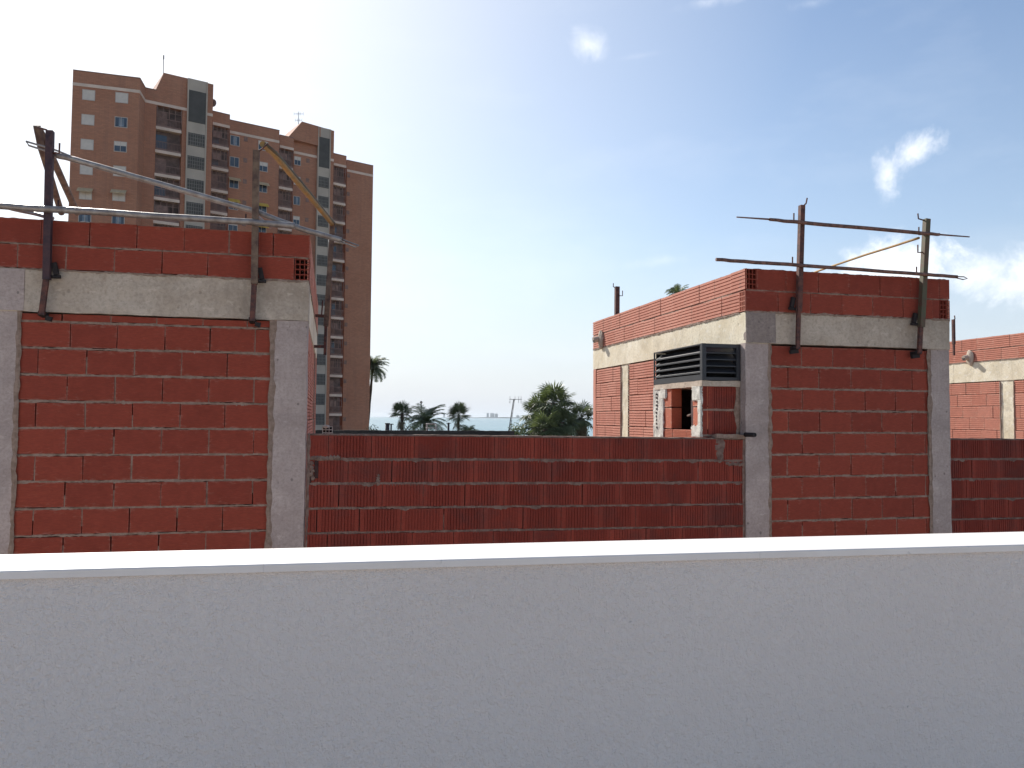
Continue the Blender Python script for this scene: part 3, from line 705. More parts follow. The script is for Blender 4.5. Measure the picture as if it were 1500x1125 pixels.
# raised lift houses
def raised(fl, fr, xl, yl, xr, H1, slope):
    a = Facet(fl.a, fr.b); q0, _ = a.hit(xl, yl)
    q1 = a.L; P = a.P; dd = 6
    pts = [(q0-slope, HT-.02), (q0, H1), (q1, H1), (q1, HT-.02)]
    fr_ = [Vector(P(q, z, 0.015)) for q, z in pts]; bk = [v+BK*dd for v in fr_]
    mb.face(fr_); mb.face(bk[::-1])
    for k in range(4): k2 = (k+1) % 4; mb.face([fr_[k], bk[k], bk[k2], fr_[k2]])
a = Facet(fB.a, fC1.b)
_, H1 = a.hit(240, 106.5); raised(fB, fC1, 240, 106.5, 312, H1, .9)
a2 = Facet(fF.b, fG2.b); _, H2 = a2.hit(489, 191.6); raised(fF, fG2, 442.4, 183, 489, H2, 2.2)
mb.build('wall', TB, tower)
for f in (fA, fCh, fB0, fB1, fC1, fE, fG, fG2, fK, fB, fD, fF, fH):
    mb = Local(TO); f.box(mb, 0, f.L, HT-1.78, HT-1.42, 0, .06); mb.build('white_band', T_band, tower)
def fl_range(): return range(0, 16)
# windows
WN = [0]
def window(f, px, py, wpx, hm, kind, k):
    q, z = f.hit(px, py); z -= k*FL; q2, _ = f.hit(px+wpx, py); W = q2-q
    if z < 1.5: return
    mb = Local(TO); t_ = .07
    f.box(mb, q-t_, q+W+t_, z+hm/2, z+hm/2+t_, -.1, .05); f.box(mb, q-t_, q+W+t_, z-hm/2-t_, z-hm/2, -.1, .07)
    f.box(mb, q-t_, q, z-hm/2+.001, z+hm/2-.001, -.1, .045); f.box(mb, q+W, q+W+t_, z-hm/2+.001, z+hm/2-.001, -.1, .045)
    if kind != 'shut': f.box(mb, q+W*.48, q+W*.52, z-hm/2+.001, z+hm/2-.001, 0, .04)
    wi = mb.build('window', T_frame, tower)
    mb = Local(TO)
    if kind in ('shut', 'awnshut'): f.box(mb, q, q+W, z-hm/2, z+hm/2, -.05, .03); mb.build('shutter', T_shut, wi)
    elif kind == 'half':
        f.box(mb, q, q+W, z-hm/2, z+hm*.1, -.05, .02); mb.build('pane', T_glass, wi)
        mb = Local(TO); f.box(mb, q, q+W, z+hm*.1, z+hm/2, -.05, .035); mb.build('shutter', T_shut, wi)
    elif kind == 'curt':
        f.box(mb, q, q+W, z-hm/2, z+hm/2, -.05, .02); mb.build('pane', T_glass, wi)
        mb = Local(TO); f.box(mb, q+W*.3, q+W*.75, z-hm/2+.08, z+hm/2-.08, .021, .03); mb.build('curtain', T_curt, wi)
    else: f.box(mb, q, q+W, z-hm/2, z+hm/2, -.05, .02); mb.build('pane', T_glass, wi)
    if kind in ('awn', 'awn2', 'awnshut'):
        mb = Local(TO); zt_ = z+hm/2+.12
        mb.hexa([f.P(q-.2, zt_-.55, .75), f.P(q+W+.2, zt_-.55, .75), f.P(q+W+.2, zt_-.5, .75), f.P(q-.2, zt_-.5, .75), f.P(q-.2, zt_, .06), f.P(q+W+.2, zt_, .06), f.P(q+W+.2, zt_+.05, .06), f.P(q-.2, zt_+.05, .06)], frontuv=False)
        mb.build('awning', T_awn if kind == 'awn' else T_awn2, wi)
kA1 = ['shut', 'shut', 'shut', 'shut', 'awnshut', 'curt']; kA2 = ['shut', 'curt', 'half', 'shut', 'awnshut', 'curt']
kE1 = ['curt', 'glass', 'awn2', 'awn', 'half']; kE2 = ['half', 'half', 'awn2', 'awn', 'awn']; kG = ['half', 'shut', 'curt', 'half', 'glass', 'half']
rk = random.Random(3)
for k in fl_range():
    g = lambda L: L[k] if k < len(L) else rk.choice(L)
    window(fA, 121.5, 138.5, 17, 1.12, g(kA1), k); window(fA, 170, 142.5, 17, 1.12, g(kA2), k)
    window(fE, 337.5+.3, 205, 12.5, 1.25, g(kE1), k); window(fE, 379, 212.5, 13, 1.2, g(kE2), k)
    window(fG, 431.5, 235, 8.5, 1.15, g(kG), k)
# small vents
for f, px, py in ((fE, 360, 204), (fG, 451, 235.5), (fK, 510.5, 257)):
    q, z0 = f.hit(px, py)
    for k in fl_range():
        z = z0-k*FL
        if z < 2: continue
        mb = Local(TO); f.box(mb, q-.25, q+.25, z-.3, z+.3, -.1, .03); mb.build('vent', T_rail, tower)
# balconies
def balcony(f, k, seed):
    zc = HT-4.62-k*FL; ztp = zc+FL-.19 if k else HT-1.81      # slab centre, top of the opening above it
    if zc < 1: return
    r = random.Random(seed*31+k); L = f.L
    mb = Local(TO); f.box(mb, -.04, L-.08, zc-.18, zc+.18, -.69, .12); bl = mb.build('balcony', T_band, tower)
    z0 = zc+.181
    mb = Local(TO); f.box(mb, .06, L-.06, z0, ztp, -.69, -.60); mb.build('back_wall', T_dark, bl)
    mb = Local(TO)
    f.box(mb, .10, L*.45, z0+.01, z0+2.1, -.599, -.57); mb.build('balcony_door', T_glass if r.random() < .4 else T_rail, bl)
    mb = Local(TO); nb = 16
    f.box(mb, .05, L-.08, z0+.01, z0+.25, .0, .05)
    for i in range(nb+1):
        q = .08+(L-.2)*i/nb; f.box(mb, q-.02, q+.02, z0+.251, z0+1.05, .01, .04)
    f.box(mb, .05, L-.08, z0+1.051, z0+1.12, .0, .06)
    mode = r.random()
    if mode < .8:
        m_ = r.choice((3, 4, 5))
        for i in range(m_+1):
            q = .08+(L-.2)*i/m_; f.box(mb, q-.04, q+.04, z0+1.121, ztp, .0, .05)
        f.box(mb, .13, L-.16, z0+1.9, z0+1.96, .005, .045)
    if mode < .35: f.box(mb, .13, L*.55, z0+1.13, z0+1.89, -.02, .0)
    mb.build('railing', T_rail, bl)
for s_, f in enumerate((fB, fD, fF, fH)):
    for k in range(-0, 16): balcony(f, k, s_)
# staircase strips: grey panels with dark grilles
for f, raisedH in ((fC, H1), (fG1, H2)):
    mb = Local(TO); prism(mb, f, 0, raisedH-.03, 13.5); f.box(mb, -.03, .12, 0, raisedH-.06, 0, .10); f.box(mb, f.L-.12, f.L+.03, 0, raisedH-.06, 0, .10)
    st = mb.build('stair_strip', T_grey, tower)
    zt_ = raisedH-1.5
    mb = Local(TO); f.box(mb, .15, f.L-.15, HT-3.1, zt_, .0, .03); mb.build('grille', T_grille, st)
    for k in range(0, 15):
        z1 = HT-4.5-k*FL; mb = Local(TO); f.box(mb, .15, f.L-.15, z1-1.62, z1, 0, .03)
        mb2 = Local(TO)
        for i in range(8): q = .2+(f.L-.4)*i/7; f.box(mb, q-.03, q+.03, z1-1.6, z1, .03, .07, 1)
        for j in range(4): z = z1-1.5+j*.45; f.box(mb, .16, f.L-.16, z-.03, z+.03, .03, .06, 1)
        mb.build('grille', [T_grille, T_gbar], st)
# roof edge trim
mb = Local(TO)
for f in (fA, fCh, fB0, fE, fG, fK, fD, fF, fH):
    mb = Local(TO); f.box(mb, 0, f.L, HT+.004, HT+.10, -.25, .05); mb.build('roof_edge', T_rail, tower)
# dish and antennas on the tower
def mast(label, x, y0, y1, f, D, elems):
    b = at_depth(x, y0, D); tp = at_depth(x, y1, D); tp.x, tp.y = b.x, b.y
    t = thing('rooftop_antenna', label, 'antenna', b)
    mb = Local(b); mb.tube([b, (b.x, b.y, tp.z)], .045, 6); mb.build('mast', M['steel_dark'], t)
    mb = Local(b)
    for dz, L in elems:
        p = Vector((b.x, b.y, tp.z-dz)); mb.bar(p-RT*L, p+RT*L, .04)
        for i in range(4):
            q = p-RT*L+RT*(2*L*i/3); mb.bar(q+Vector((0, 0, -.25)), q+Vector((0, 0, .25)), .03)
    mb.build('aerial', M['steel_dark'], t)
zA = (a.a).length
mast('thin mast antenna on the higher roof box at the left of the apartment tower', 239, 112, 80, fA, 101, [(.3, .06)])
mast('forked television antenna on the second roof box of the apartment tower', 437, 193, 163, fG, 117, [(.35, .7), (1.3, .5)])
p = at_depth(312.5, 151, 101.3); mb = Local(p); prev = None
t = thing('satellite_dish', 'small reddish satellite dish on the side of the tower roof box', 'satellite dish', p)
rr = [0, .2, .4, .52]
for i in range(3):
    for k in range(12):
        a0, a1 = 2*math.pi*k/12, 2*math.pi*(k+1)/12
        Q = lambda r_, an: p+RT*(r_*math.cos(an)*.8)+UP*(r_*math.sin(an))+FW*(.25*r_*r_-.1)
        mb.face([Q(rr[i], a0), Q(rr[i+1], a0), Q(rr[i+1], a1), Q(rr[i], a1)])
mb.build('dish', T_rail, t); mb = Local(p); mb.bar(p, p-RT*.6-FW*0+UP*(-.2), .06); mb.build('bracket', M['steel_dark'], t)

# ------------------------------------------------------------------ guard posts and rails
def post(label, pb, pk, pt, w=0.05, hook=None, mats='rust', lower=True, clamp=True, clips=(), hookdir=1, wall_n=Vector((0, 1, 0)), group='steel guard posts clamped on the beams'):
    """pb bottom jaw, pk knee at the beam top, pt top of the post"""
    pb, pk, pt = Vector(pb), Vector(pk), Vector(pt)
    t = thing('guard_post', label, 'guard post', pb, group=group); L = lambda: Local(pb)
    mb = L(); mb.bar(pk-Vector((0, 0, .06)), pt, w, w, upv=wall_n); mb.build('upper_tube', M[mats], t)
    if lower:
        mb = L(); mb.bar(pb, pk, w*.78, w*.6, upv=wall_n); mb.build('lower_tube', M['rust'], t)
    if clamp:
        mb = L(); mb.bar(pb+Vector((-.005, 0, .012)), pb+wall_n*.16+Vector((-.0, 0, .0)), w*.9, .035); mb.bar(pb+Vector((-.06*hookdir, 0.03, -.03)), pb+Vector((.02, .03, -.02)), .03, .035); mb.build('lower_jaw', M['dark'], t)
        mb = L(); s = pk+Vector((-.035*hookdir, .03, .0)); mb.bar(s+Vector((-.02*hookdir, 0, -.015)), s+Vector((.0, 0, .075)), .028, .035); mb.tube([s+Vector((-.05*hookdir, 0, -.03)), s+Vector((.05*hookdir, -.01, -.035))], .014, 8); mb.build('upper_jaw', M['dark'], t)
    ax = RT if abs(wall_n.y) > .5 else Vector((0, 1, 0))
    if hook:
        mb = L(); q = [pt+Vector((0, 0, -.02))]
        for (dx, dz) in hook: q.append(pt+ax*dx+Vector((0, 0, dz)))
        mb.tube(q, .007, 7); mb.build('hook', M['rust'], t)
    for z, s in clips:
        mb = L(); k = (z-pk.z)/(pt.z-pk.z); c = pk+(pt-pk)*k
        mb.tube([c+ax*(s*.02)+Vector((0, 0, -.01)), c+ax*(s*.075)+Vector((0, -.01, -.015)), c+ax*(s*.075)+Vector((0, -.01, .06))], .007, 6); mb.build('rail_hook', M['rust'], t)
    return t
YP = 6.42
g = lambda x, y, Y=YP: on_y(x, y, Y)
post('dark guard post nearest the left edge, with tan boards crossing behind its top', g(61, 461), g(69, 398), g(73.5, 192), .048, [(-.03, .01), (-.10, .03)], clips=((g(72, 305).z, 1), (g(73, 222).z, 1)), hookdir=-1, mats='rust_dark')
post('tan painted guard post near the right end of the left room', g(369.5, 470), g(373, 405), g(375.5, 221), .050, [(.05, .02), (.09, .06)], 'tan', clips=((g(374, 325).z, -1),), hookdir=-1)
post('rusty guard post at the left of the right room, crossed by both rusty rails', g(1168.5, 511), g(1170, 447), g(1174.5, 301), .045, [(.04, .02), (.05, .07)], clips=((g(1173, 322).z, -1), (g(1171, 386).z, -1)))
post('rusty guard post with green paint at the right corner of the right room', g(1346.5, 518), g(1349, 470), g(1357.5, 321), .050, [(-.08, .005), (-.085, .055)], 'green', clips=((g(1356, 342).z, -1), (g(1355, 368).z, -1), (g(1353, 400).z, -1)))
# post on the side wall of the left room
def gx(x, y, X): return on_x(x, y, X)
XS = -0.06
# along the side wall (depth), computed on a plane parallel to the wall
cY = 8.95
pc_t, pc_k, pc_b = on_y(487.5, 325, cY), on_y(477.5, 470, cY), on_y(476.0, 520, cY)
t = post('rusty guard post fixed to the side wall of the left room, before the tower', pc_b, pc_k, pc_t, .055, None, 'tan', clamp=False, wall_n=Vector((-1, 0, 0)))
for y_ in (463, 508):
    q = on_y(478, y_, cY); mb = Local(pc_b); mb.bar((-.19, q.y, q.z), (q.x, q.y, q.z), .035, .03); mb.build('bracket_arm', M['rust'], t)
mb = Local(pc_b); mb.tube([on_y(481, 345, cY), on_y(486, 372, cY), on_y(482.5, 378, cY), on_y(480, 408, cY)], .010, 6); mb.build('wire_tie', M['pvc'], t)
# far corner posts of the right room
pF = on_y(903.5, 459, 10.6)
post('short guard post seen alone above the far corner of the right room', pF+Vector((0, 0, -.3)), pF+Vector((0, 0, -.25)), on_y(904, 420, 10.6), .06, [(-.055, .0), (-.055, .05)], clamp=False, clips=((on_y(904, 432, 10.6).z, 1),))
pG = on_y(1397, 497, 8.3)
post('thin dark guard post behind the right end of the right room', pG+Vector((0, 0, -.2)), pG, on_y(1396.5, 468, 8.3), .03, [(.02, .01), (.015, .05)], clamp=False)

def rail(label, pts, rad, mat, flat=0.0, group='rails held by the guard posts', endloop=0, name='guard_rail'):
    pts = [Vector(p) for p in pts]; b = pts[0]
    t = thing(name, label, 'rail', b, group=group)
    mb = Local(b); n = len(pts)
    r_ = [rad]*n
    if flat: r_[0] = rad*flat; r_[-1] = rad*flat
    seg_ = []; rs = []
    for i in range(n-1):
        K = 10
        for k in range(K):
            f = k/K; seg_.append(pts[i].lerp(pts[i+1], f)+Vector((0, 0, .006*noise.noise(Vector((i+f*3, b.x, 0)))))); rs.append(r_[i]*(1-f)+r_[i+1]*f)
    seg_.append(pts[-1]); rs.append(r_[-1])
    mb.tube(seg_, rs, 12); mb.build('tube', M[mat], t)
    return t, b
YR = 6.375
# left room rails
r1, b1 = rail('long galvanised tube sloping down to the right across both posts of the left room', [g(80, 226, 6.46), g(120, 237, 6.46), g(372, 309, 6.46), g(440, 335, 6.46), g(500, 352, 6.46)], .022, 'galv')
mb = Local(b1)
mb.tube([g(82, 226, 6.46), g(42, 213, 6.46), g(38, 207, 6.46), g(82, 220, 6.46), g(104, 229, 6.46)], .007, 6)
mb.tube([g(497, 349, 6.46), g(526, 360, 6.46), g(520, 362, 6.46), g(497, 353, 6.46)], .006, 6); mb.build('flattened_end', M['galv'], r1)
rail('level galvanised tube lying just above the left room parapet', [g(-90, 296.5, YR), g(68, 306, YR), g(370, 325.5, YR+.01), g(432, 331, YR+.03)], .025, 'galv')
rail('short thin tube end slanting onto the parapet at the far left', [on_y(5, 303, 6.75), on_y(78, 320, 6.62)], .014, 'galv')
rail('tan board leaning behind the leftmost post, the left one of the leaning pair', [on_y(54, 184, 6.62), on_y(60, 215, 6.7), on_y(90, 312, 7.6)], .026, 'tan', name='leaning_board')
rail('tan board leaning behind the leftmost post, the longer right one of the pair', [on_y(57, 188, 6.66), on_y(66, 208, 6.72), on_y(113, 312, 8.2)], .028, 'tan', name='leaning_board')
t, b = rail('ochre and green painted rail running back from the tan post of the left room', [on_y(385, 211, 6.47), on_y(400, 224, 6.8), on_y(487, 329, 8.95)], .025, 'ochre')
mb = Local(b); mb.tube([on_y(389, 211, 6.46), on_y(404, 224, 6.8), on_y(440, 266, 7.7), on_y(489, 327, 8.93)], [.012, .015, .017, .018], 8); mb.build('green_bar', M['green'], t)
rail('short galvanised stub on the parapet right of the tan post', [on_y(378, 318, 6.6), on_y(398, 334, 6.66)], .013, 'galv')
rail('thin pale steel rod standing beside the side post of the left room', [on_y(471, 462, 8.6), on_y(473, 440, 8.6)], .008, 'rust')
# right room rails
t, b = rail('upper rusty rail across the two posts of the right room, with thin pointed ends', [g(1127, 321.5, YR), g(1170, 325.5, YR), g(1355, 342, YR), g(1376, 343.5, YR)], .0175, 'rust_rail', .8)
mb = Local(b); mb.tube([g(1079, 318, YR), g(1130, 321.5, YR)], [.006, .009], 7); mb.tube([g(1374, 343.5, YR), g(1420, 347, YR)], [.009, .006], 7); mb.build('thin_end', M['rust_rail'], t)
t, b = rail('lower rusty rail across the two posts of the right room, just above the bricks', [g(1049, 380, YR), g(1090, 383, YR), g(1171, 388.5, YR), g(1353, 402, YR), g(1402, 405.5, YR)], .0165, 'rust_rail', .95)
mb = Local(b); mb.tube([g(1398, 405, YR), g(1412, 405.5, YR), g(1417, 408, YR), g(1411, 409.5, YR), g(1398, 406.5, YR)], .005, 6); mb.build('wire_loop', M['rust'], t)
rail('thin orange rust rail running back from the green post behind the right room parapet', [on_y(1346, 349, 6.52), on_y(1260, 376, 7.6), on_y(1180, 403.5, 9.2)], .012, 'ochre')

# hollow brick left on the terrace behind the long wall
p = on_y(472, 637, 9.6)
t = thing('hollow_brick', 'broken hollow brick with open cells standing behind the long wall by the left room', 'brick', (p.x, p.y, p.z-.05))
mb = Local((p.x, p.y, p.z-.05)); w = Wall(mb, (p.x, p.y, 0), (1, 0, 0), (0, -1, 0)); w.brick(.0, .12, p.z-.05, p.z+.10, 'holes'); mb.build('brick', [M['mortar_white'], M['dark']], t)
mb = Local((p.x, p.y, p.z-.05)); blob(mb, (p.x+.04, p.y-.02, p.z+.10), .04, 1.2, 1, .5); mb.build('mortar_crumb', M['mortar_white'], t)
p = on_y(821, 637, 6.58); mb = Local(p)
for k in range(6): blob(mb, p+Vector((RND.uniform(-.05, .05), RND.uniform(-.02, .03), .006+RND.uniform(0, .012))), RND.uniform(.008, .018), 1.3, 1, .8, 0, 5)
tag(mb.build('mortar_rubble', M['beam']), 'crumbs of tan mortar rubble on top of the long low wall', 'rubble')

# ------------------------------------------------------------------ low dark building and roof things behind
YB = 40.
b0, b1_, = on_y(470, 628, YB), on_y(753, 631.5, YB)
LB = thing('low_building', 'low building with a long dark roof edge showing just above the long wall', 'building', ((b0.x+b1_.x)/2, YB, 0))
dk = simple_mat('dark_roof_felt', (0.045, 0.038, 0.034), .9, 0, .5, .8)
mb = Local((LB.location)); mb.box(b0.x-6, b1_.x, YB+.16, YB+9, 0, b1_.z-.8); mb.build('wall', simple_mat('plaster_tan', (0.3, 0.24, 0.18), .9, 0, .3, .6), LB)
mb = Local((LB.location)); n = 60
for i in range(n):
    xa = b0.x-6+(b1_.x-b0.x+6)*i/n; xb = b0.x-6+(b1_.x-b0.x+6)*(i+1)/n; hh = b1_.z+.02*RND.random(); mb.box(xa, xb, YB-.1, YB+.15, b1_.z-.9, hh)
mb.build('roof_edge', dk, LB)
ZR = b1_.z-.79
def vent_pipe(label, x, yt, rad, capw, Y=43.):
    p = on_y(x, yt, Y); b = Vector((p.x, p.y, ZR-.02)); t = thing('vent_pipe', label, 'vent pipe', b, group='vent pipes on the dark roof')
    mb = Local(b); mb.tube([b, p], rad, 10); mb.build('pipe', M['steel_dark'], t)
    mb = Local(b); mb.tube([p+Vector((0, 0, .0)), p+Vector((0, 0, .05))], [capw, capw*.9], 12); mb.build('cap', M['steel_dark'], t)
vent_pipe('fat dark vent pipe on the dark roof left of the first fan palm', 567.5, 621, .12, .14)
vent_pipe('thin vent pipe with wide flat cap just left of the first fan palm trunk', 573, 622, .045, .14)
vent_pipe('vent pipe with a wide flat cap between the feather palm and second fan palm', 657, 620.5, .06, .13)
# pale tubular frame
p = on_y(625, 634, 42); t = thing('tubular_frame', 'pale tubular chair frame on the dark roof in front of the feather palm', 'chair frame', (p.x, p.y, ZR))
B = Vector((p.x, p.y, ZR)); mb = Local(B); h = 1.12; ww = .5
for dx in (0, ww):
    for dy in (0, .35): mb.tube([B+Vector((dx, dy, 0)), B+Vector((dx+.03, dy, h))], .018, 6)
for z in (.9, h): mb.tube([B+Vector((0, 0, z)), B+Vector((ww, 0, z+.01))], .018, 6); mb.tube([B+Vector((0, .35, z)), B+Vector((ww, .35, z+.01))], .018, 6); mb.tube([B+Vector((0, 0, z)), B+Vector((0, .35, z))], .016, 6); mb.tube([B+Vector((ww, 0, z)), B+Vector((ww, .35, z))], .016, 6)
mb.build('legs', simple_mat('pale_tube', (.42, .36, .33), .6, 0, .2, 5), t)
mb = Local(B); mb.box(B.x+.05, B.x+ww-.05, B.y+.02, B.y+.33, ZR+h-.03, ZR+h-.001); mb.build('seat', simple_mat('pale_seat', (.5, .38, .34), .7, 0, .2, 5), t)
# leaning lattice antenna
def yagi(label, xb, yb, xt, yt, Y, scale=1.):
    b = on_y(xb, yb, Y); tp = on_y(xt, yt, Y+.5); b.z = min(b.z, ZR)
    t = thing('television_antenna', label, 'antenna', b)
    mb = Local(b)
    for o_ in (Vector((-.05, 0, 0)), Vector((.05, 0, 0)), Vector((0, .08, 0))): mb.tube([b+o_, tp+o_*.6], .014, 5)
    n = 12
    for i in range(n):
        q = b.lerp(tp, i/n); q2 = b.lerp(tp, (i+1)/n); s = 1 if i % 2 else -1; mb.tube([q+Vector((-.05*s, 0, 0)), q2+Vector((.05*s, 0, 0))], .010, 4)
    mb.build('lattice_mast', M['steel_dark'], t)
    mb = Local(b); c = tp; mb.bar(c-RT*.25, c+RT*.42, .03)
    for dx in (-.22, 0.05, .25, .38): mb.bar(c+RT*dx+Vector((0, 0, -.2 if dx != .05 else -.05)), c+RT*dx+Vector((0, 0, .18)), .018)
    mb.bar(c+RT*-.2+Vector((0, 0, -.2)), c+RT*-.2+Vector((0, .3, -.12)), .02)
    mb.build('aerial', simple_mat('aerial_alloy', (.3, .3, .32), .5, .5, .2, 5), t)
yagi('leaning lattice television antenna on the dark roof left of the dark palm cluster', 743, 631, 753, 585, 41.)
def pole(label, x, y0, x1, y1, Y, r, name='pole', top=None):
    b = on_y(x, y0, Y); tp = on_y(x1, y1, Y); b.z = 0 if top is None else top; t = None
    mb = Local(b); mb.tube([b, tp], [r, r*.7], 7); return tag(mb.build(name, M['steel_dark']), label, 'pole')
pole('short dark pole beside the leaning lattice antenna', 748.8, 631, 748.8, 616, 41.5, .05, top=ZR-.01)
pole('thin dark pole bending up at the left edge of the dark palm cluster', 769, 636, 763.5, 603, 56, .07)
pole('thin grey pole above the bushy palm next to the right room', 847.5, 636, 847.5, 585, 70, .05)
pole('very thin pole beside the foot of the apartment tower', 541.8, 636, 541.8, 560, 75, .025)
# street lamp with a ball
b = on_y(617, 630, 90); tp = on_y(617, 590, 90); t = thing('street_lamp', 'slim street lamp with small head sticking out of the feather palm', 'street lamp', (b.x, b.y, 0))
mb = Local((b.x, b.y, 0)); mb.tube([(b.x, b.y, 0), tp], [.08, .04], 8); mb.build('pole', M['steel_dark'], t)
mb = Local((b.x, b.y, 0)); blob(mb, tp+Vector((0, 0, .05)), .16, 1, 1, 1, 0, 8, .05); mb.build('lamp_head', T_grey, t)
def cable(label, pts, r=.035):
    P_ = [Vector(p) for p in pts]; out = []
    for i in range(len(P_)-1):
        for k in range(10):
            f = k/10; q = P_[i].lerp(P_[i+1], f); q.z -= .12*4*f*(1-f); out.append(q)
    out.append(P_[-1]); mb = Local(P_[0]); mb.tube(out, r, 5); tag(mb.build('cable', M['steel_dark']), label, 'cable', 'overhead cables against the sea')
cable('black cable sagging over the sea from the leaning antenna to the left', [on_y(748.8, 617, 41.5), on_y(690, 619, 43)])
cable('black cable between the tower foot and the fat vent pipe', [on_y(541.8, 622, 43), on_y(567, 618, 43)])
cable('black cable from the fat vent pipe to the first fan palm', [on_y(567, 618, 43), on_y(585, 619.5, 50)])

# ------------------------------------------------------------------ palms
def leaf_mat(name, a, b):
    m, nt, bs = new_mat(name); p = pos(nt)
    att = nd(nt, 'ShaderNodeAttribute', attribute_name='tone'); sep = nd(nt, 'ShaderNodeSeparateColor'); lk(nt, att.outputs['Color'], sep.inputs['Color'])
    c = mixc(nt, sep.outputs[0], a, b); lk(nt, c, bs.inputs['Base Color']); bs.inputs['Roughness'].default_value = .5
    tr = nd(nt, 'ShaderNodeBsdfTranslucent'); lk(nt, mixc(nt, .4, c, (0.3, 0.4, 0.08)), tr.inputs['Color'])
    mx = nd(nt, 'ShaderNodeMixShader'); mx.inputs[0].default_value = .22; out = nt.nodes['Material Output']
    lk(nt, bs.outputs[0], mx.inputs[1]); lk(nt, tr.outputs[0], mx.inputs[2]); lk(nt, mx.outputs[0], out.inputs['Surface'])
    return m
LM = leaf_mat('palm_leaf', (0.045, 0.065, 0.032), (0.17, 0.20, 0.10)); LD = leaf_mat('dry_palm_leaf', (0.15, 0.11, 0.06), (0.24, 0.18, 0.10))
BK_ = simple_mat('palm_bark', (0.12, 0.085, 0.06), .95, 0, .5, 3, bmp=.6, bdist=.03)
def frond_feather(mb, c, az, el, L, r, droop=1.0, mat=0):
    t0 = r.random()*.8
    d = Vector((math.cos(az), math.sin(az), 0)); side = Vector((-d.y, d.x, 0)); pts = []
    p = Vector(c); ang = el; n = 12
    for i in range(n+1):
        pts.append(p.copy()); p = p+(d*math.cos(ang)+UP*math.sin(ang))*(L/n); ang -= droop*(1.6/n)*(.4+i/n)
    mb.tube(pts, [L*.012*(1-.7*i/n) for i in range(n+1)], 4, mat)
    for i in range(1, n*3):
        f = i/(n*3); k = min(n-1, int(f*n)); q = pts[k].lerp(pts[k+1], f*n-k); tan = (pts[k+1]-pts[k]).normalized(); upn = side.cross(tan).normalized()
        ll = L*.30*math.sin(math.pi*min(1, f*.9+.12))**.6
        for s in (-1, 1):
            dr = (tan*.75+side*s*.9+UP*r.uniform(-.35, .15)).normalized(); e = q+dr*ll*r.uniform(.8, 1.1)+UP*(-.12*ll)
            w = L*.011; m_ = q.lerp(e, .5)+upn*.02
            mb.face([q-tan*w, m_-tan*w, e, m_+tan*w, q+tan*w], None, (min(1, t0+r.uniform(0, .3)), 0), mat)
def frond_fan(mb, c, az, el, L, r, mat=0, Rf=None):
    d = Vector((math.cos(az)*math.cos(el), math.sin(az)*math.cos(el), math.sin(el))); side = d.cross(UP)
    if side.length < .05: side = Vector((1, 0, 0))
    side.normalize(); up = side.cross(d).normalized(); h = Vector(c)+d*L*.5; h.z -= .02*L
    mb.tube([c, h], L*.012, 4, mat, False); Rf = Rf or L*.62; t0 = r.random()*.8; n = 15
    for k in range(n):
        a = (k/(n-1)-.5)*math.radians(250); v = (d*math.cos(a)+side*math.sin(a)+up*(-.10-.25*abs(math.sin(a)))).normalized()
        rr_ = Rf*(1-.25*abs(a)/2.2)*r.uniform(.9, 1.08); wv = v.cross(up).normalized()*Rf*.05
        m_ = h+v*rr_*.6; e = h+v*rr_+UP*(-.14*rr_*r.uniform(.2, 1.3))
        mb.face([h, m_-wv, e, m_+wv], None, (min(1, t0+r.uniform(0, .35)), 0), mat)
def palm(label, kind, top, crown_r, n, trunk_r, base_off=(0, 0), seed=1, curve=0., skirt=0, name='palm_tree', eh=(-.5, 1.35), ground=0.):
    r = random.Random(seed); c = Vector(top); b = Vector((c.x+base_off[0], c.y+base_off[1], ground))
    t = thing(name, label, 'palm tree', b)
    mb = Local(b); N = 14; pts = []; rs = []
    for i in range(N+1):
        f = i/N; q = b.lerp(c, f); q.x += curve*math.sin(math.pi*f)*1.0; pts.append(q); rs.append(trunk_r*(1.25-.35*f)*(1+.10*((i*7) % 3-1)))
    rs[-1] *= 1.2; mb.tube(pts, rs, 10); mb.build('trunk', BK_, t)
    mb = Local(b)
    for i in range(n):
        az = r.uniform(0, 2*math.pi); f = (i+.5)/n; el = eh[1]+(eh[0]-eh[1])*f+r.uniform(-.12, .12)
        if kind == 'feather': frond_feather(mb, c, az, el, crown_r*r.uniform(.85, 1.1), r, 1.0+.3*r.random())
        else: frond_fan(mb, c+UP*r.uniform(-.1, .2), az, el, crown_r*r.uniform(.8, 1.08), r)
    mb.build('crown', LM, t)
    if skirt:
        mb = Local(b)
        for i in range(skirt):
            frond_fan(mb, c+UP*(-.15-r.random()*crown_r*.7), r.uniform(0, 6.28), r.uniform(-1.35, -.8), crown_r*r.uniform(.6, .85), r)
        mb.build('dry_skirt', LD, t)
    return t
palm('tall feather palm with windblown crown just right of the apartment tower edge', 'feather', at_depth(546, 538, 128), 3.0, 64, .22, (-1.2, 0), 5, .0, eh=(-.55, 1.4))
palm('first fan palm from the left standing alone against the sea', 'fan', at_depth(589, 605, 86), 1.55, 34, .17, (-.1, 0), 6, skirt=8, eh=(-.5, 1.5))
palm('spreading feather palm with arching fronds between the two fan palms', 'feather', at_depth(624, 619, 84), 2.9, 34, .3, (0, 0), 7, eh=(-.15, 1.5))
palm('second fan palm from the left, right of the feather palm', 'fan', at_depth(672, 608, 86), 1.55, 32, .15, (-.1, 0), 8, skirt=4, eh=(-.5, 1.5))
palm('young low palm with pale fronds at the foot of the second fan palm', 'feather', at_depth(685, 634, 80), 1.6, 26, .2, (0, 0), 9, name='young_palm', eh=(.1, 1.3))
palm('tallest fan palm in the dark cluster left of the right room', 'fan', at_depth(811, 590, 62), 1.9, 40, .22, (0, 0), 10, skirt=50)
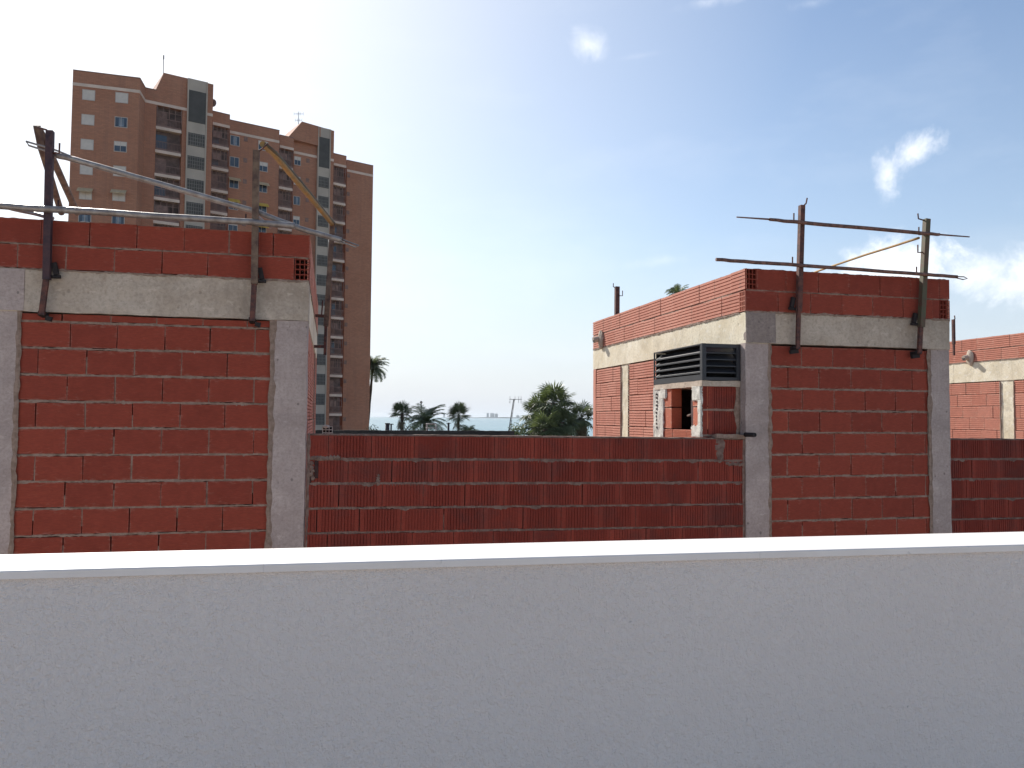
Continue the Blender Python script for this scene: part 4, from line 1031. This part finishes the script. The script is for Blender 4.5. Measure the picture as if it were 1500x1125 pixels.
palm('shorter fan palm on the left side of the dark cluster', 'fan', at_depth(789, 607, 63), 1.7, 40, .22, (0, 0), 11, skirt=30)
palm('lowest fan palm at the front of the dark cluster', 'fan', at_depth(800, 628, 60), 1.8, 50, .22, (0, 0), 12, skirt=30, eh=(-.9, 1.3))
palm('round fan palm on the right side of the dark cluster', 'fan', at_depth(822, 618, 61), 1.6, 50, .22, (0, 0), 13, skirt=30, eh=(-.9, 1.3))
palm('bushy palm between the dark cluster and the right room', 'fan', at_depth(852, 612, 66), 1.5, 46, .22, (0, 0), 14, skirt=40, eh=(-.9, 1.3))
palm('tall palm whose crown just peeks over the right room parapet', 'feather', at_depth(993, 432, 60), 1.25, 40, .18, (0, 0), 15, eh=(-.2, 1.4))
def bush(label, p, R_, seed, n=420, sz=.12, kind='bush', mat=LM):
    r = random.Random(seed); b = Vector((p.x, p.y, 0)); t = thing('shrub', label, 'shrub', b)
    mb = Local(b); mb.tube([b, p], .06, 6)
    for k in range(5): mb.tube([p-UP*R_*.6, p+Vector((r.uniform(-1, 1), r.uniform(-1, 1), r.uniform(-.3, .8)))*R_*.8], .025, 5)
    mb.build('stem', BK_, t); mb = Local(b)
    for i in range(n):
        v = Vector((r.gauss(0, .5), r.gauss(0, .5), r.gauss(0, .42)))
        if v.length > 1.1: continue
        c = p+v*R_; a = Vector((r.uniform(-1, 1), r.uniform(-1, 1), r.uniform(-.6, 1))).normalized()*sz; q = a.cross(Vector((r.random(), r.random(), r.random()))).normalized()*sz*.35
        mb.face([c, c+a*.5+q, c+a, c+a*.5-q], None, (r.random(), 0))
    mb.build('foliage', mat, t)
bush('small round green bush at the right end of the dark roof', at_depth(757, 632, 52), .6, 1, 700, .10)
bush('low leafy bush under the feather palm, left of the chair frame', at_depth(606, 631, 70), .9, 2, 500)
bush('small bush top at the foot of the apartment tower', at_depth(546, 632, 70), .7, 3, 300)
bush('leafy bush filling the gap behind the bushy palm beside the right room', at_depth(836, 632, 72), 1.6, 4, 1600, .2)
bush('tall leafy bush low in the left part of the dark cluster', at_depth(778, 632, 66), 1.1, 5, 1000, .16)

# ------------------------------------------------------------------ haze
hm = bpy.data.materials.new('haze'); hm.use_nodes = True; nt = hm.node_tree; nt.nodes.remove(nt.nodes['Principled BSDF'])
pv = nd(nt, 'ShaderNodeVolumePrincipled'); pv.inputs['Density'].default_value = 6e-5; pv.inputs['Color'].default_value = (.86, .93, 1, 1); pv.inputs['Anisotropy'].default_value = .2
lk(nt, pv.outputs[0], nt.nodes['Material Output'].inputs['Volume'])
mb = MB(); mb.box(-20500, 20500, -20500, 20500, -4.0, 75); hz = mb.build('haze', hm); hz['kind'] = 'stuff'

# ------------------------------------------------------------------ light and sky
SAZ = math.radians(-22.); SEL = math.radians(35)       # azimuth from +Y towards +X
sd = Vector((math.sin(SAZ)*math.cos(SEL), math.cos(SAZ)*math.cos(SEL), math.sin(SEL)))
ld = bpy.data.lights.new('sun', 'SUN'); ld.energy = 4.0; ld.angle = math.radians(.5); ld.color = (1, .95, .87)
lo = bpy.data.objects.new('sun', ld); COL.objects.link(lo); lo.rotation_euler = (-sd).to_track_quat('-Z', 'Y').to_euler(); lo.location = (0, 0, 60)
W = bpy.data.worlds.new('World'); S.world = W; W.use_nodes = True; nt = W.node_tree
bg = nt.nodes['Background']; sky = nd(nt, 'ShaderNodeTexSky', sky_type='NISHITA'); sky.sun_disc = False
sky.sun_elevation = SEL; sky.sun_rotation = SAZ; sky.air_density = 1.0; sky.dust_density = 1.0; sky.ozone_density = 1.5; sky.altitude = 0
tcd = nd(nt, 'ShaderNodeTexCoord').outputs['Generated']
def dotv(v):
    n = nd(nt, 'ShaderNodeVectorMath', operation='DOT_PRODUCT'); lk(nt, tcd, n.inputs[0]); n.inputs[1].default_value = tuple(v); return n.outputs['Value']
nzA = noise_n(nt, tcd, 16, 10, .66, .5); nzB = noise_n(nt, tcd, 70, 8, .68)
nz = mth(nt, 'ADD', mth(nt, 'MULTIPLY', mth(nt, 'SUBTRACT', nzA, .5), 1.9), mth(nt, 'MULTIPLY', mth(nt, 'SUBTRACT', nzB, .5), .7))
def cloud(x, y, sx, sy, rot=0., soft=.9, op=1.0, k=1.0):
    c = ray(x, y).normalized(); e = c.cross(UP).normalized(); v = e.cross(c)
    a = e*math.cos(rot)+v*math.sin(rot); b = v*math.cos(rot)-e*math.sin(rot)
    X = mth(nt, 'DIVIDE', dotv(a), sx/1150.); Y = mth(nt, 'DIVIDE', dotv(b), sy/1150.)
    r2 = mth(nt, 'SQRT', mth(nt, 'ADD', mth(nt, 'MULTIPLY', X, X), mth(nt, 'MULTIPLY', Y, Y)))
    front = mth(nt, 'GREATER_THAN', dotv(c), 0.0)
    m = mth(nt, 'ADD', mth(nt, 'SUBTRACT', 1.0, r2), mth(nt, 'MULTIPLY', nz, k))
    m = nd(nt, 'ShaderNodeMapRange', interpolation_type='SMOOTHSTEP'); 
    s = mth(nt, 'ADD', mth(nt, 'SUBTRACT', 1.0, r2), mth(nt, 'MULTIPLY', nz, k)); lk(nt, s, m.inputs[0]); m.inputs[1].default_value = 0.05; m.inputs[2].default_value = soft; m.inputs[3].default_value = 0; m.inputs[4].default_value = op
    return mth(nt, 'MULTIPLY', m.outputs[0], front)
cl = [cloud(862, 66, 34, 24, -.4, 1.5, .52), cloud(1338, 222, 42, 24, .5, 1.1, .72), cloud(1300, 258, 22, 44, .15, 1.3, .66), cloud(1325, 390, 100, 50, 0, .9, .82, .8), cloud(1425, 402, 120, 38, 0, 1.2, .62, .8),
      cloud(1250, 408, 90, 26, 0, .9, .6), cloud(1530, 400, 120, 50, 0, 1, .6), cloud(1040, 2, 60, 12, .1, 1.4, .28), cloud(1190, 5, 40, 10, 0, 1.5, .14), cloud(965, 383, 60, 12, .1, 1.5, .2), cloud(935, 82, 50, 6, .1, 1.6, .10)]
acc = cl[0]
for q in cl[1:]: acc = mth(nt, 'MAXIMUM', acc, q)
hor = mth(nt, 'MULTIPLY', ramp(nt, noise_n(nt, scaled(nt, tcd, (3, 3, 9)), 1.5, 7, .6), [(.5, 0), (.85, .10)]), 1.0)
acc = mth(nt, 'MAXIMUM', acc, hor)
CLC = 9.0
shade = ramp(nt, nzB, [(.35, (.86*1, .88, .92)), (.6, (1, 1, 1))])
shn = nd(nt, 'ShaderNodeVectorMath', operation='SCALE'); lk(nt, shade, shn.inputs[0]); shn.inputs[3].default_value = CLC
szz = nd(nt, 'ShaderNodeSeparateXYZ'); lk(nt, tcd, szz.inputs[0])
hz_f = ramp(nt, szz.outputs[2], [(0.0, .96), (0.12, .55), (.22, .16), (.34, .09), (.46, 0.0)])
au_f = ramp(nt, dotv(sd), [(.66, 0.0), (.83, .24), (.92, .5), (1.0, .9)])
bsk = mixc(nt, 1.0, sky.outputs[0], (.92, .935, .945), 'MULTIPLY')
skyc = mixc(nt, hz_f, mixc(nt, au_f, bsk, (5.9, 6.1, 6.3)), (4.6, 5.0, 5.6))
lk(nt, mixc(nt, acc, skyc, shn.outputs[0]), bg.inputs['Color']); bg.inputs['Strength'].default_value = 0.10

S.render.engine = 'CYCLES'; S.cycles.volume_bounces = 0
S.view_settings.view_transform = 'Standard'; S.view_settings.look = 'None'; S.view_settings.exposure = 0.71; S.view_settings.gamma = 1.0
S.render.resolution_x = 1024; S.render.resolution_y = 768
